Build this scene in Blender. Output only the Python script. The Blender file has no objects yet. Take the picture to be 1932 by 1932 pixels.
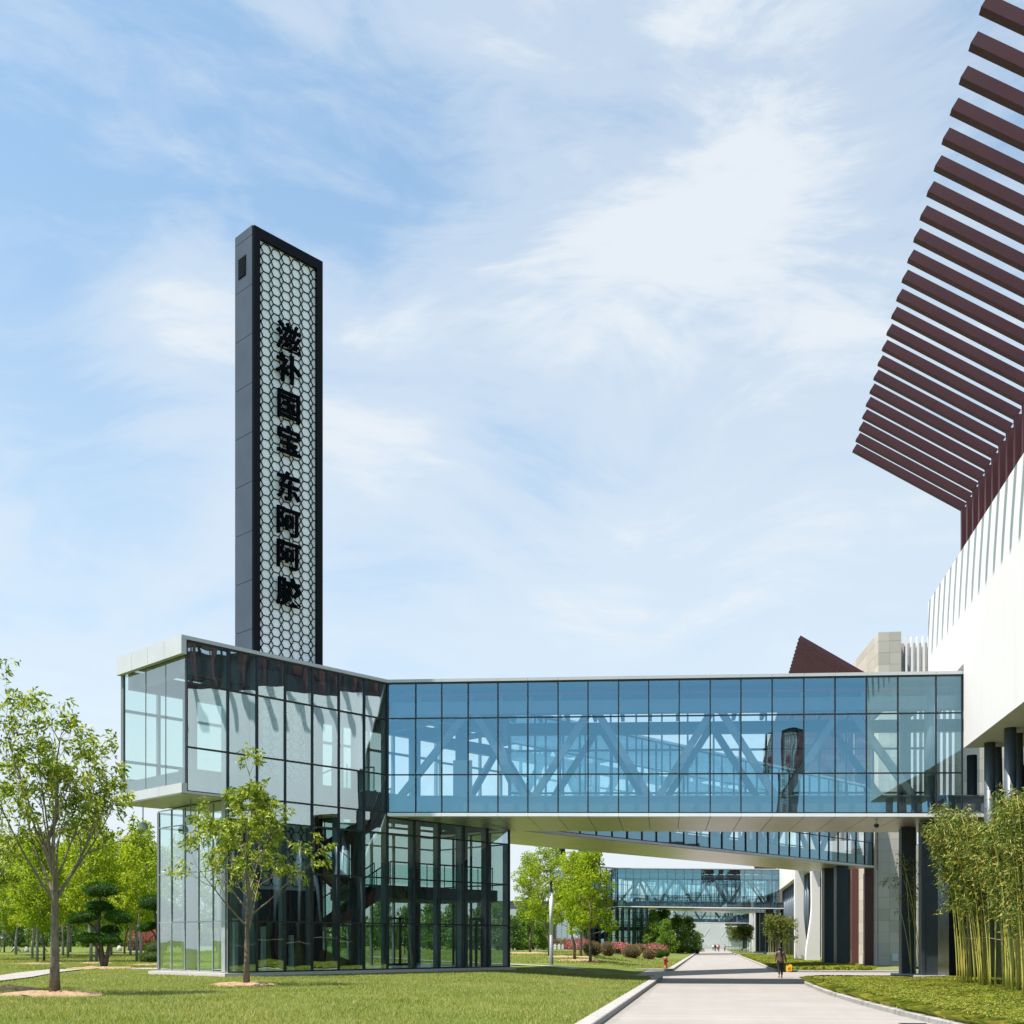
import bpy, bmesh, math, random
import numpy as np
from mathutils import Vector, Matrix
R = math.radians
scene = bpy.context.scene
C = scene.collection

# ------------------------------------------------------------------ camera
YAW = R(10)
CAMZ = 1.75
FP = 2120.0            # focal length in layout units (picture 1932 wide, horizon at 1780)
cam_d = bpy.data.cameras.new('camera')
cam = bpy.data.objects.new('camera', cam_d)
C.objects.link(cam)
cam.location = (0, 0, CAMZ)
cam.rotation_euler = (R(90), 0, YAW)
cam_d.sensor_width = 36
cam_d.lens = 36 * FP / 1932
cam_d.shift_y = (1780 - 966) / 1932
cam_d.clip_end = 5000
scene.camera = cam

# ------------------------------------------------------------------ light
SUN = Vector((1.0, 0.62, -2.75)).normalized()      # the way the light travels
sun_el = math.asin(-SUN.z)
sun_az = math.atan2(-SUN.x, -SUN.y)               # from +Y towards +X
sd = bpy.data.lights.new('sun', 'SUN')
sd.energy = 4.9
sd.angle = R(0.5)
sd.color = (1.0, 0.92, 0.86)
sun = bpy.data.objects.new('sun', sd)
C.objects.link(sun)
sun.location = (-60, -20, 160)
sun.rotation_euler = SUN.to_track_quat('-Z', 'Y').to_euler()

world = bpy.data.worlds.new('World')
scene.world = world
world.use_nodes = True
wt = world.node_tree
wt.nodes.clear()
def wn(kind, **kw):
    n = wt.nodes.new(kind)
    for k, v in kw.items(): setattr(n, k, v)
    return n
def wl(a, b): wt.links.new(a, b)
def wmath(op, a, b=None, clamp=False):
    n = wn('ShaderNodeMath', operation=op, use_clamp=clamp)
    for i, v in enumerate((a, b)):
        if v is None: continue
        if isinstance(v, (int, float)): n.inputs[i].default_value = v
        else: wl(v, n.inputs[i])
    return n.outputs[0]
def wramp(sock, pts, interp='EASE'):
    n = wn('ShaderNodeValToRGB')
    n.color_ramp.interpolation = interp
    e = n.color_ramp.elements
    while len(e) < len(pts): e.new(0.5)
    for i, (p, c) in enumerate(pts):
        e[i].position = p
        e[i].color = (c, c, c, 1) if isinstance(c, (int, float)) else (*c, 1)
    wl(sock, n.inputs[0])
    return n.outputs[0]
sky = wn('ShaderNodeTexSky', sky_type='NISHITA')
sky.sun_disc = False
sky.sun_elevation = sun_el
sky.sun_rotation = sun_az
sky.air_density = 1.0
sky.dust_density = 1.6
sky.ozone_density = 2.0
gen = wn('ShaderNodeTexCoord').outputs['Generated']
sep = wn('ShaderNodeSeparateXYZ'); wl(gen, sep.inputs[0])
az_ = wmath('ARCTAN2', sep.outputs[0], sep.outputs[1])
el_ = wmath('ARCSINE', sep.outputs[2])
comb = wn('ShaderNodeCombineXYZ'); wl(az_, comb.inputs[0]); wl(el_, comb.inputs[1])
warp = wn('ShaderNodeTexNoise'); wl(comb.outputs[0], warp.inputs['Vector'])
warp.inputs['Scale'].default_value = 2.2; warp.inputs['Detail'].default_value = 2
wsub = wn('ShaderNodeVectorMath', operation='MULTIPLY_ADD'); wl(warp.outputs['Color'], wsub.inputs[0])
wsub.inputs[1].default_value = (0.28, 0.22, 0); wl(comb.outputs[0], wsub.inputs[2])
def cloudnoise(rot, sx, sy, scale, detail, rough, dist, off=(0, 0, 0)):
    m = wn('ShaderNodeMapping'); wl(wsub.outputs[0], m.inputs[0])
    m.inputs['Location'].default_value = off
    m.inputs['Rotation'].default_value = (0, 0, R(rot))
    m.inputs['Scale'].default_value = (sx, sy, 1)
    n = wn('ShaderNodeTexNoise'); wl(m.outputs[0], n.inputs['Vector'])
    n.inputs['Scale'].default_value = scale
    n.inputs['Detail'].default_value = detail
    n.inputs['Roughness'].default_value = rough
    n.inputs['Distortion'].default_value = dist
    return n.outputs['Fac']
big = cloudnoise(24, 1.0, 1.9, 2.6, 3, 0.5, 0.3, (3.1, 0.4, 0))
streak = cloudnoise(30, 1.0, 3.6, 3.2, 9, 0.60, 0.5, (1.3, 2.2, 0))
fine = cloudnoise(14, 1.0, 2.8, 9.0, 8, 0.62, 0.6, (0, 5, 0))
def blob(d, width, gain):
    """broad thick patch of cirrus round one direction of the sky"""
    v = Vector(d).normalized()
    dp = wn('ShaderNodeVectorMath', operation='DOT_PRODUCT')
    wl(gen, dp.inputs[0]); dp.inputs[1].default_value = v
    a = wmath('SUBTRACT', 1.0, dp.outputs['Value'])
    e = wmath('MULTIPLY', wmath('DIVIDE', a, -(1 - math.cos(R(width)))), 1.0)
    return wmath('MULTIPLY', wmath('EXPONENT', e), gain)
def skydir(x, y):
    X = (x - 966) / FP; H = (1780 - y) / FP
    return (X * math.cos(YAW) - math.sin(YAW), X * math.sin(YAW) + math.cos(YAW), H)
bl = None
for (x, y, wd, g) in [(340, 570, 4.0, .28), (560, 690, 5, .10), (760, 720, 5, .16), (1050, 740, 5, .16), (1250, 440, 6, .12), (1420, 300, 6, .08),
                      (1400, 620, 6, .10), (1000, 560, 5, .06), (900, 130, 6, .10), (520, 70, 5, .08), (1650, 480, 6, .08), (1230, 930, 4, .08), (1150, 1060, 5, .08), (1480, 1100, 5, .12),
                      (90, 250, 8, -.20), (520, 330, 6, -.20), (800, 350, 5, -.16), (80, 620, 4, -.08), (250, 880, 7, -.14), (1000, 890, 4, -.20), (1330, 880, 4, -.14), (720, 960, 4, -.12), (1720, 200, 5, -.10), (1150, 230, 3, -.10)]:
    b = blob(skydir(x, y), wd, g)
    bl = b if bl is None else wmath('ADD', bl, b)
# away from the camera's half of the sky the cirrus thins out
back = wmath('MULTIPLY', wramp(wmath('ADD', wmath('MULTIPLY', sep.outputs[1], 0.5), 0.5), [(0.25, 0.30), (0.62, 0.0)]), -1.0)
dens = wmath('ADD', wmath('MULTIPLY', big, 0.30), wmath('ADD', wmath('MULTIPLY', streak, 0.86), wmath('MULTIPLY', fine, 0.34)))
dens = wmath('ADD', wmath('ADD', dens, bl), back)
# unseen veil added high overhead (above the picture) to neutralise the blue fill light
dens = wmath('ADD', dens, wramp(sep.outputs[2], [(0.66, 0.0), (0.80, 0.16)]))
mask = wramp(dens, [(0.50, 0.15), (0.80, 0.54), (1.04, 0.92)])
# haze whitens the lowest part of the sky
hz = wramp(sep.outputs[2], [(0.0, 0.92), (0.12, 0.76), (0.28, 0.40), (0.60, 0.05)])
hzb = wmath('MULTIPLY', hz, wramp(wmath('ADD', wmath('MULTIPLY', sep.outputs[1], 0.5), 0.5), [(0.2, 0.35), (0.7, 1.0)]))
mask2 = wmath('SUBTRACT', 1.0, wmath('MULTIPLY', wmath('SUBTRACT', 1.0, mask), wmath('SUBTRACT', 1.0, hzb)))
SKY_STRENGTH = 0.072
mx = wn('ShaderNodeMix', data_type='RGBA')
wl(mask2, mx.inputs[0])
skyg = wn('ShaderNodeMix', data_type='RGBA', blend_type='MULTIPLY')
skyg.inputs[0].default_value = 1.0
wl(sky.outputs[0], skyg.inputs[6])
skyg.inputs[7].default_value = (1.08, 1.60, 1.64, 1)
wl(skyg.outputs[2], mx.inputs[6])
mx.inputs[7].default_value = (6.1, 6.5, 6.85, 1)
bg = wn('ShaderNodeBackground')
wl(mx.outputs[2], bg.inputs[0])
bg.inputs[1].default_value = SKY_STRENGTH
wo = wn('ShaderNodeOutputWorld'); wl(bg.outputs[0], wo.inputs[0])

scene.view_settings.view_transform = 'Standard'
scene.view_settings.look = 'None'
scene.view_settings.gamma = 1
scene.view_settings.exposure = 0.95
try:
    scene.cycles.transparent_max_bounces = 40
    scene.cycles.max_bounces = 10
    scene.cycles.glossy_bounces = 4
    scene.cycles.diffuse_bounces = 3
    scene.cycles.caustics_reflective = False
    scene.cycles.caustics_refractive = False
    scene.cycles.use_denoising = True
    scene.cycles.sample_clamp_indirect = 6
except Exception:
    pass

# ------------------------------------------------------------------ helpers
def tag(o, label=None, cat=None, group=None, kind=None):
    if label: o['label'] = label
    if cat: o['category'] = cat
    if group: o['group'] = group
    if kind: o['kind'] = kind
    return o
def thing(name, label, cat, loc=(0, 0, 0), group=None, rz=0):
    o = bpy.data.objects.new(name, None)
    o.empty_display_size = 0.3
    C.objects.link(o)
    o.location = loc
    o.rotation_euler = (0, 0, rz)
    return tag(o, label, cat, group)
def children(o): return list(o.children)
def copy_tree(o, parent=None):
    c = o.copy(); C.objects.link(c)
    if parent: c.parent = parent
    for ch in children(o): copy_tree(ch, c)
    return c
def dup(o, offset, label, group=None, rz=None, sc=None):
    c = copy_tree(o)
    c.location = Vector(o.location) + Vector(offset)
    c['label'] = label
    if group: c['group'] = group
    if rz is not None: c.rotation_euler = (0, 0, rz)
    if sc is not None: c.scale = (sc, sc, sc) if isinstance(sc, (int, float)) else sc
    return c
def c2w(X, Z):                       # camera-frame ground position to world x, y
    return Vector((X * math.cos(YAW) - Z * math.sin(YAW), X * math.sin(YAW) + Z * math.cos(YAW)))
def dw(X, Z): return c2w(X, Z)
def P(x, Z):                         # picture column and depth to world x, y
    return c2w((x - 966) / FP * Z, Z)
def hz_(y, Z): return (1780 - y) * Z / FP + CAMZ
def V3(p, z): return Vector((p[0], p[1], z))

class MB:
    def __init__(s): s.v = []; s.f = []; s.m = []
    def face(s, pts, mi=0):
        n = len(s.v); s.v += [Vector(p) for p in pts]
        s.f.append(tuple(range(n, n + len(pts)))); s.m.append(mi)
    def hexa(s, p, mi=0):            # 8 corners: bottom 4 (ccw from above), top 4
        n = len(s.v); s.v += [Vector(q) for q in p]
        for f in ((3, 2, 1, 0), (4, 5, 6, 7), (0, 1, 5, 4), (1, 2, 6, 5), (2, 3, 7, 6), (3, 0, 4, 7)):
            s.f.append(tuple(n + i for i in f)); s.m.append(mi)
    def box(s, x0, y0, z0, x1, y1, z1, mi=0):
        s.hexa([(x0, y0, z0), (x1, y0, z0), (x1, y1, z0), (x0, y1, z0), (x0, y0, z1), (x1, y0, z1), (x1, y1, z1), (x0, y1, z1)], mi)
    def obox(s, o, a, b, c, mi=0):   # corner o and three edge vectors (right handed)
        o, a, b, c = Vector(o), Vector(a), Vector(b), Vector(c)
        s.hexa([o, o + a, o + a + b, o + b, o + c, o + a + c, o + a + b + c, o + b + c], mi)
    def bar(s, p, q, w, h, up=(0, 0, 1), mi=0):   # rectangular bar centred on p-q
        p, q = Vector(p), Vector(q)
        d = (q - p).normalized(); u = Vector(up)
        side = d.cross(u)
        if side.length < 1e-4: side = d.cross(Vector((0, 1, 0)))
        side.normalize(); u = side.cross(d).normalized()
        o = p - side * w / 2 - u * h / 2
        s.obox(o, side * w, q - p, u * h, mi)
    def tube(s, pts, rad, n=6, mi=0, cap=True):
        pts = [Vector(p) for p in pts]
        if not hasattr(rad, '__len__'): rad = [rad] * len(pts)
        base = len(s.v); last = None
        for i, p in enumerate(pts):
            d = (pts[min(i + 1, len(pts) - 1)] - pts[max(i - 1, 0)])
            if d.length < 1e-6: d = Vector((0, 0, 1))
            d.normalize()
            a = last - d * last.dot(d) if last is not None else d.cross(Vector((0.3, 1, 0.1)))
            if a.length < 1e-4: a = d.cross(Vector((1, 0, 0.2)))
            a.normalize(); last = a; b = d.cross(a)
            for k in range(n):
                t = 2 * math.pi * k / n
                s.v.append(p + (a * math.cos(t) + b * math.sin(t)) * rad[i])
        for i in range(len(pts) - 1):
            for k in range(n):
                a0 = base + i * n + k; a1 = base + i * n + (k + 1) % n
                s.f.append((a0, a1, a1 + n, a0 + n)); s.m.append(mi)
        if cap:
            s.f.append(tuple(base + k for k in reversed(range(n)))); s.m.append(mi)
            e = base + (len(pts) - 1) * n
            s.f.append(tuple(e + k for k in range(n))); s.m.append(mi)
    def lathe(s, c, prof, n=16, mi=0):   # prof: (r, z)
        c = Vector(c); base = len(s.v)
        for r, z in prof:
            for k in range(n):
                t = 2 * math.pi * k / n
                s.v.append(c + Vector((r * math.cos(t), r * math.sin(t), z)))
        for i in range(len(prof) - 1):
            for k in range(n):
                a0 = base + i * n + k; a1 = base + i * n + (k + 1) % n
                s.f.append((a0, a1, a1 + n, a0 + n)); s.m.append(mi)
        s.f.append(tuple(base + k for k in reversed(range(n)))); s.m.append(mi)
        e = base + (len(prof) - 1) * n
        s.f.append(tuple(e + k for k in range(n))); s.m.append(mi)
    def prism(s, poly, z0, z1, mi=0):    # ccw polygon in xy
        n = len(s.v); k = len(poly)
        s.v += [Vector((p[0], p[1], z0)) for p in poly] + [Vector((p[0], p[1], z1)) for p in poly]
        s.f.append(tuple(n + i for i in reversed(range(k)))); s.m.append(mi)
        s.f.append(tuple(n + k + i for i in range(k))); s.m.append(mi)
        for i in range(k):
            j = (i + 1) % k
            s.f.append((n + i, n + j, n + k + j, n + k + i)); s.m.append(mi)
    def build(s, name, mats, parent=None, smooth=False, label=None, origin=None):
        me = bpy.data.meshes.new(name)
        off = Vector(origin) if origin is not None else (parent_loc(parent) if parent else Vector((0, 0, 0)))
        me.from_pydata([tuple(v - off) for v in s.v], [], s.f)
        mats = mats if isinstance(mats, (list, tuple)) else [mats]
        for m in mats: me.materials.append(m)
        if len(mats) > 1: me.polygons.foreach_set('material_index', s.m)
        if smooth: me.polygons.foreach_set('use_smooth', [True] * len(s.f))
        me.update()
        o = bpy.data.objects.new(name, me)
        C.objects.link(o)
        if parent: o.parent = parent
        elif origin is not None: o.location = off
        if label: o['label'] = label
        return o
def parent_loc(p):
    v = Vector((0, 0, 0))
    while p: v += Vector(p.location); p = p.parent
    return v
def npmesh(name, verts, faces, mat, parent=None, smooth=False):
    """mesh from numpy arrays, all faces with the same number of corners"""
    me = bpy.data.meshes.new(name)
    nv, nf, k = len(verts), len(faces), faces.shape[1]
    me.vertices.add(nv); me.vertices.foreach_set('co', verts.astype(np.float32).ravel())
    me.loops.add(nf * k); me.loops.foreach_set('vertex_index', faces.astype(np.int32).ravel())
    me.polygons.add(nf)
    me.polygons.foreach_set('loop_start', np.arange(0, nf * k, k, dtype=np.int32))
    me.polygons.foreach_set('loop_total', np.full(nf, k, dtype=np.int32))
    if smooth: me.polygons.foreach_set('use_smooth', np.ones(nf, dtype=bool))
    me.materials.append(mat)
    me.update(calc_edges=True)
    o = bpy.data.objects.new(name, me)
    C.objects.link(o)
    if parent: o.parent = parent
    return o

# ------------------------------------------------------------------ materials
class NT:
    def __init__(s, name):
        s.mat = bpy.data.materials.new(name); s.mat.use_nodes = True
        s.t = s.mat.node_tree; s.t.nodes.clear()
        s.out = s.n('ShaderNodeOutputMaterial')
    def n(s, kind, **kw):
        x = s.t.nodes.new(kind)
        for k, v in kw.items(): setattr(x, k, v)
        return x
    def l(s, a, b): s.t.links.new(a, b)
    def coord(s, scale=(1, 1, 1), rot=(0, 0, 0)):
        g = s.n('ShaderNodeNewGeometry')
        m = s.n('ShaderNodeMapping'); m.inputs['Scale'].default_value = scale; m.inputs['Rotation'].default_value = rot
        s.l(g.outputs['Position'], m.inputs[0]); return m.outputs[0]
    def noise(s, vec, scale, detail=4, rough=0.55, dist=0):
        x = s.n('ShaderNodeTexNoise'); s.l(vec, x.inputs['Vector'])
        x.inputs['Scale'].default_value = scale; x.inputs['Detail'].default_value = detail
        x.inputs['Roughness'].default_value = rough; x.inputs['Distortion'].default_value = dist
        return x.outputs['Fac']
    def ramp(s, fac, pts):
        x = s.n('ShaderNodeValToRGB'); e = x.color_ramp.elements
        while len(e) < len(pts): e.new(0.5)
        for i, (p, c) in enumerate(pts):
            e[i].position = p; e[i].color = (*c, 1) if hasattr(c, '__len__') else (c, c, c, 1)
        s.l(fac, x.inputs[0]); return x.outputs[0]
    def mix(s, fac, a, b, blend='MIX'):
        x = s.n('ShaderNodeMix', data_type='RGBA', blend_type=blend)
        for i, v in ((0, fac), (6, a), (7, b)):
            if isinstance(v, (int, float)): x.inputs[i].default_value = v
            elif isinstance(v, tuple): x.inputs[i].default_value = (*v, 1)
            else: s.l(v, x.inputs[i])
        return x.outputs[2]
    def math(s, op, a, b=0.0, clamp=False):
        x = s.n('ShaderNodeMath', operation=op, use_clamp=clamp)
        for i, v in enumerate((a, b)):
            if isinstance(v, (int, float)): x.inputs[i].default_value = v
            else: s.l(v, x.inputs[i])
        return x.outputs[0]
    def bsdf(s, color, rough=0.6, metal=0.0, spec=0.5, bump=None, bstr=0.3, bdist=0.02):
        p = s.n('ShaderNodeBsdfPrincipled')
        if isinstance(color, tuple): p.inputs['Base Color'].default_value = (*color, 1)
        else: s.l(color, p.inputs['Base Color'])
        if isinstance(rough, (int, float)): p.inputs['Roughness'].default_value = rough
        else: s.l(rough, p.inputs['Roughness'])
        p.inputs['Metallic'].default_value = metal
        p.inputs['Specular IOR Level'].default_value = spec
        if bump is not None:
            b = s.n('ShaderNodeBump'); b.inputs['Strength'].default_value = bstr; b.inputs['Distance'].default_value = bdist
            s.l(bump, b.inputs['Height']); s.l(b.outputs[0], p.inputs['Normal'])
        return p.outputs[0]
    def done(s, sh): s.l(sh, s.out.inputs[0]); return s.mat

def plain(name, col, rough=0.6, metal=0.0, var=0.10, scale=3.0, bump=0.0, spec=0.5, stretch=(1, 1, 1)):
    t = NT(name)
    v = t.coord(stretch)
    a = t.noise(v, scale, 5, 0.6)
    lo = tuple(max(0, c * (1 - var)) for c in col); hi = tuple(min(1, c * (1 + var)) for c in col)
    c = t.ramp(a, [(0.3, lo), (0.7, hi)])
    rv = t.math('ADD', t.math('MULTIPLY', t.noise(v, scale * 2.3, 3), 0.16), rough - 0.08)
    return t.done(t.bsdf(c, rv, metal, spec, t.noise(v, scale * 12, 3) if bump else None, bump))

def glass(name, tint, refl, fac, wave=0.012, wscale=0.55):
    t = NT(name)
    tr = t.n('ShaderNodeBsdfTransparent'); tr.inputs[0].default_value = (*tint, 1)
    gl = t.n('ShaderNodeBsdfGlossy'); gl.inputs['Color'].default_value = (*refl, 1); gl.inputs['Roughness'].default_value = 0.004
    gg = t.n('ShaderNodeNewGeometry'); dp = t.n('ShaderNodeVectorMath', operation='DOT_PRODUCT')
    t.l(gg.outputs['Normal'], dp.inputs[0]); t.l(gg.outputs['Incoming'], dp.inputs[1])
    cs = t.math('SUBTRACT', 1.0, t.math('ABSOLUTE', dp.outputs['Value']))
    f = t.math('ADD', t.math('MULTIPLY', t.math('POWER', cs, 5.0), 1.0 - fac), fac, True)
    bp = t.n('ShaderNodeBump'); bp.inputs['Strength'].default_value = 1.0; bp.inputs['Distance'].default_value = wave
    t.l(t.noise(t.coord((1, 1, 0.45)), wscale, 2, 0.4), bp.inputs['Height'])
    t.l(bp.outputs[0], gl.inputs['Normal'])
    m = t.n('ShaderNodeMixShader')
    t.l(f, m.inputs[0]); t.l(tr.outputs[0], m.inputs[1]); t.l(gl.outputs[0], m.inputs[2])
    return t.done(m.outputs[0])

def leaf(name, cols, trans=0.45, rough=0.45, tcol=None, ns=0.9):
    t = NT(name)
    cols = [tuple(v * 0.80 for v in c) for c in cols]
    g = t.n('ShaderNodeNewGeometry')
    k = len(cols)
    c = t.ramp(g.outputs['Random Per Island'], [((i + 0.5) / k, cc) for i, cc in enumerate(cols)])
    cl = t.noise(t.coord(), ns, 3)
    c = t.mix(t.ramp(cl, [(0.35, 0.0), (0.7, 0.5 if ns < 0.5 else 0.18)]), c, cols[-1])
    p = t.n('ShaderNodeBsdfPrincipled')
    t.l(c, p.inputs['Base Color']); p.inputs['Roughness'].default_value = rough
    p.inputs['Specular IOR Level'].default_value = 0.14
    tl = t.n('ShaderNodeBsdfTranslucent')
    t.l(t.mix(1.0, c, tcol or (1.0, 1.0, 0.45), 'MULTIPLY'), tl.inputs[0])
    a = t.n('ShaderNodeMixShader'); a.inputs[0].default_value = trans
    t.l(p.outputs[0], a.inputs[1]); t.l(tl.outputs[0], a.inputs[2])
    return t.done(a.outputs[0])

def bark(name, a, b, scale=6):
    t = NT(name)
    v = t.coord((1, 1, 0.35))
    n = t.noise(v, scale, 6, 0.65, 0.4)
    rings = t.noise(t.coord((0.15, 0.15, 2.2)), 5, 3)
    c = t.mix(t.ramp(rings, [(0.45, 0.0), (0.75, 0.5)]), t.ramp(n, [(0.35, a), (0.68, b)]), tuple(x * 0.55 for x in a))
    return t.done(t.bsdf(c, 0.85, 0, 0.2, n, 0.6, 0.03))

M = {}
M['bridge_glass'] = glass('bridge_glass', (0.90, 0.97, 0.99), (0.44, 0.79, 1.0), 0.31, 0.007)
M['clear_glass'] = glass('clear_glass', (0.86, 0.95, 0.94), (0.90, 0.98, 1.0), 0.20, 0.02, 0.45)
M['front_glass'] = glass('front_glass', (0.74, 0.93, 0.88), (0.72, 0.91, 1.0), 0.52, 0.02, 0.45)
M['rear_glass'] = glass('rear_glass', (0.86, 0.955, 0.925), (0.9, 1, 1), 0.07, 0.004)
M['side_glass'] = glass('side_glass', (0.83, 0.96, 0.91), (0.92, 0.985, 0.96), 0.36, 0.008)
M['low_side_glass'] = glass('low_side_glass', (0.76, 0.93, 0.88), (0.90, 0.97, 1.0), 0.48, 0.012)
M['rail_glass'] = glass('rail_glass', (0.70, 0.90, 0.86), (0.9, 1, 1), 0.06, 0.002)
M['mullion'] = plain('mullion_dark_metal', (0.022, 0.023, 0.026), 0.42, 0.3, 0.15)
M['mullion_grey'] = plain('mullion_grey_metal', (0.34, 0.37, 0.37), 0.4, 0.2, 0.1)
M['fascia'] = plain('aluminium_fascia', (0.49, 0.50, 0.51), 0.45, 0.08, 0.05, 0.8)
M['fascia_white'] = plain('white_metal_fascia', (0.78, 0.79, 0.80), 0.45, 0.1, 0.04, 1.0)
M['steel'] = plain('painted_grey_steel', (0.15, 0.17, 0.18), 0.5, 0.1, 0.10, 1.2)
M['steel_dark'] = plain('dark_painted_steel', (0.045, 0.055, 0.068), 0.42, 0.25, 0.12, 1.2)
M['interior'] = plain('interior_grey', (0.30, 0.31, 0.31), 0.75, 0, 0.08, 1.5)
M['slab'] = plain('slab_dark', (0.075, 0.08, 0.08), 0.7, 0, 0.1)
M['floor_int'] = plain('pale_floor_tile', (0.42, 0.42, 0.40), 0.35, 0, 0.06)
M['plinth'] = plain('pale_granite_plinth', (0.50, 0.45, 0.42), 0.7, 0, 0.10, 9, 0.15)
M['redwood'] = plain('red_brown_timber', (0.20, 0.075, 0.045), 0.45, 0, 0.18, 2, 0, 0.5, (1, 1, 4))
M['rail'] = plain('stainless_handrail', (0.10, 0.105, 0.11), 0.3, 0.7, 0.05)
M['tower'] = plain('slate_cladding', (0.045, 0.057, 0.078), 0.40, 0.1, 0.16, 0.8)
M['tower_black'] = plain('black_frame_metal', (0.006, 0.008, 0.011), 0.5, 0, 0.1, 3, 0, 0.10)
M['tower_panel'] = plain('white_back_panel', (0.90, 0.93, 0.98), 0.45, 0, 0.05, 0.9)
M['letter'] = plain('black_letter', (0.004, 0.005, 0.007), 0.9, 0, 0.1, 3, 0, 0.02)
t = NT('white_render')
st_ = t.noise(t.coord((1.3, 1.3, 0.10)), 1.6, 5, 0.6); pt_ = t.noise(t.coord(), 0.22, 4, 0.6)
c = t.mix(t.ramp(st_, [(0.52, 0.0), (0.78, 0.22)]), t.ramp(pt_, [(0.3, (0.65, 0.643, 0.63)), (0.7, (0.695, 0.69, 0.68))]), (0.52, 0.50, 0.46))
M['hall_white'] = t.done(t.bsdf(c, 0.88, 0, 0.25, t.noise(t.coord(), 6, 4), 0.08))
M['maroon'] = plain('maroon_metal', (0.062, 0.023, 0.028), 0.48, 0, 0.10, 0.8, 0, 0.25)
M['maroon_red'] = plain('red_maroon_metal', (0.10, 0.034, 0.031), 0.5, 0, 0.12, 0.8)
M['column_grey'] = plain('blue_grey_column_paint', (0.085, 0.105, 0.125), 0.4, 0.2, 0.08, 1)
M['concrete'] = plain('concrete_pad', (0.42, 0.42, 0.41), 0.85, 0, 0.16, 4, 0.25)
M['dark_room'] = plain('dark_glazing_room', (0.02, 0.024, 0.03), 0.2, 0, 0.2, 0.5)
M['lamp_white'] = plain('grey_white_lamp_paint', (0.62, 0.66, 0.70), 0.45, 0.1, 0.05)
M['lamp_grey'] = plain('grey_lamp_head', (0.16, 0.18, 0.19), 0.4, 0.4, 0.05)
M['hydrant'] = plain('red_hydrant_paint', (0.36, 0.010, 0.014), 0.4, 0, 0.15, 5)
M['culm'] = None
M['mulch'] = plain('straw_mulch', (0.31, 0.205, 0.115), 0.95, 0, 0.35, 9, 0.8)
M['path'] = plain('pale_paving', (0.27, 0.25, 0.228), 0.8, 0, 0.08, 2)
M['pale_stone'] = plain('pale_wall_stone', (0.50, 0.51, 0.49), 0.8, 0, 0.06, 0.4)
M['dark_stone'] = plain('charcoal_cladding', (0.055, 0.058, 0.066), 0.6, 0, 0.12, 0.4)
M['boulder'] = plain('garden_boulder', (0.40, 0.37, 0.33), 0.9, 0, 0.2, 4, 0.5)
M['white_fence'] = plain('white_fence_stone', (0.62, 0.60, 0.57), 0.8, 0, 0.06, 2)
M['globe'] = plain('lamp_globe_glass', (0.45, 0.50, 0.46), 0.25, 0, 0.1)

# soffit: brushed aluminium panels, soft reflections
t = NT('soffit_metal')
n1 = t.noise(t.coord((0.25, 3.2, 1)), 3.0, 5, 0.6)
n2 = t.noise(t.coord(), 0.5, 2)
c = t.ramp(n2, [(0.3, (0.50, 0.475, 0.43)), (0.7, (0.56, 0.535, 0.485))])
M['soffit'] = t.done(t.bsdf(c, t.math('ADD', t.math('MULTIPLY', n1, 0.18), 0.27), 0.65, 0.5, n1, 0.12, 0.01))

# stone tiles: every tile its own tone
t = NT('beige_stone_tile')
g = t.n('ShaderNodeNewGeometry')
c = t.ramp(g.outputs['Random Per Island'], [(0.1, (0.45, 0.40, 0.34)), (0.5, (0.51, 0.455, 0.39)), (0.9, (0.57, 0.51, 0.44))])
nn = t.noise(t.coord(), 14, 5, 0.7)
c = t.mix(t.ramp(nn, [(0.3, 0.0), (0.8, 0.4)]), c, (0.40, 0.37, 0.33))
M['stone'] = t.done(t.bsdf(c, 0.8, 0, 0.3, nn, 0.15, 0.01))
M['stone_joint'] = plain('stone_joint', (0.20, 0.185, 0.165), 0.9)

# road: pale concrete with faint joints and tyre polish along it
t = NT('concrete_road')
pos = t.coord()
a = t.noise(pos, 0.35, 5, 0.6); b = t.noise(pos, 30, 4, 0.7); d = t.noise(t.coord((1.4, 0.06, 1)), 1.2, 4, 0.6)
c = t.ramp(a, [(0.3, (0.235, 0.222, 0.205)), (0.7, (0.285, 0.270, 0.250))])
c = t.mix(t.ramp(b, [(0.35, 0.0), (0.8, 0.30)]), c, (0.23, 0.213, 0.197))
c = t.mix(t.ramp(d, [(0.42, 0.0), (0.75, 0.45)]), c, (0.225, 0.21, 0.195))
sx = t.n('ShaderNodeSeparateXYZ'); t.l(pos, sx.inputs[0])
jy = t.math('ABSOLUTE', t.math('SUBTRACT', t.math('FRACT', t.math('DIVIDE', sx.outputs[1], 6.0)), 0.5))
jm = t.math('LESS_THAN', jy, 0.0022)
c = t.mix(jm, c, (0.20, 0.19, 0.18))
jl = t.math('LESS_THAN', t.math('ABSOLUTE', t.math('SUBTRACT', jy, 0.09)), 0.012)
c = t.mix(t.math('MULTIPLY', jl, 0.30), c, (0.38, 0.355, 0.33))
edge = t.math('MULTIPLY', t.math('LESS_THAN', t.math('ADD', sx.outputs[0], t.math('MULTIPLY', t.noise(pos, 1.3, 5, 0.7), 0.7)), -1.72), t.math('MULTIPLY', b, 0.55))
c = t.mix(edge, c, (0.13, 0.118, 0.10))
crack = t.ramp(t.noise(t.coord((0.9, 0.5, 1)), 0.8, 8, 0.75, 1.5), [(0.492, 0.0), (0.498, 0.35), (0.504, 0.0)])
c = t.mix(t.math('MULTIPLY', crack, t.ramp(t.noise(pos, 0.16, 2), [(0.50, 0.0), (0.62, 0.8)])), c, (0.15, 0.14, 0.128))
M['road'] = t.done(t.bsdf(c, 0.8, 0, 0.25, b, 0.15, 0.01))
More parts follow.
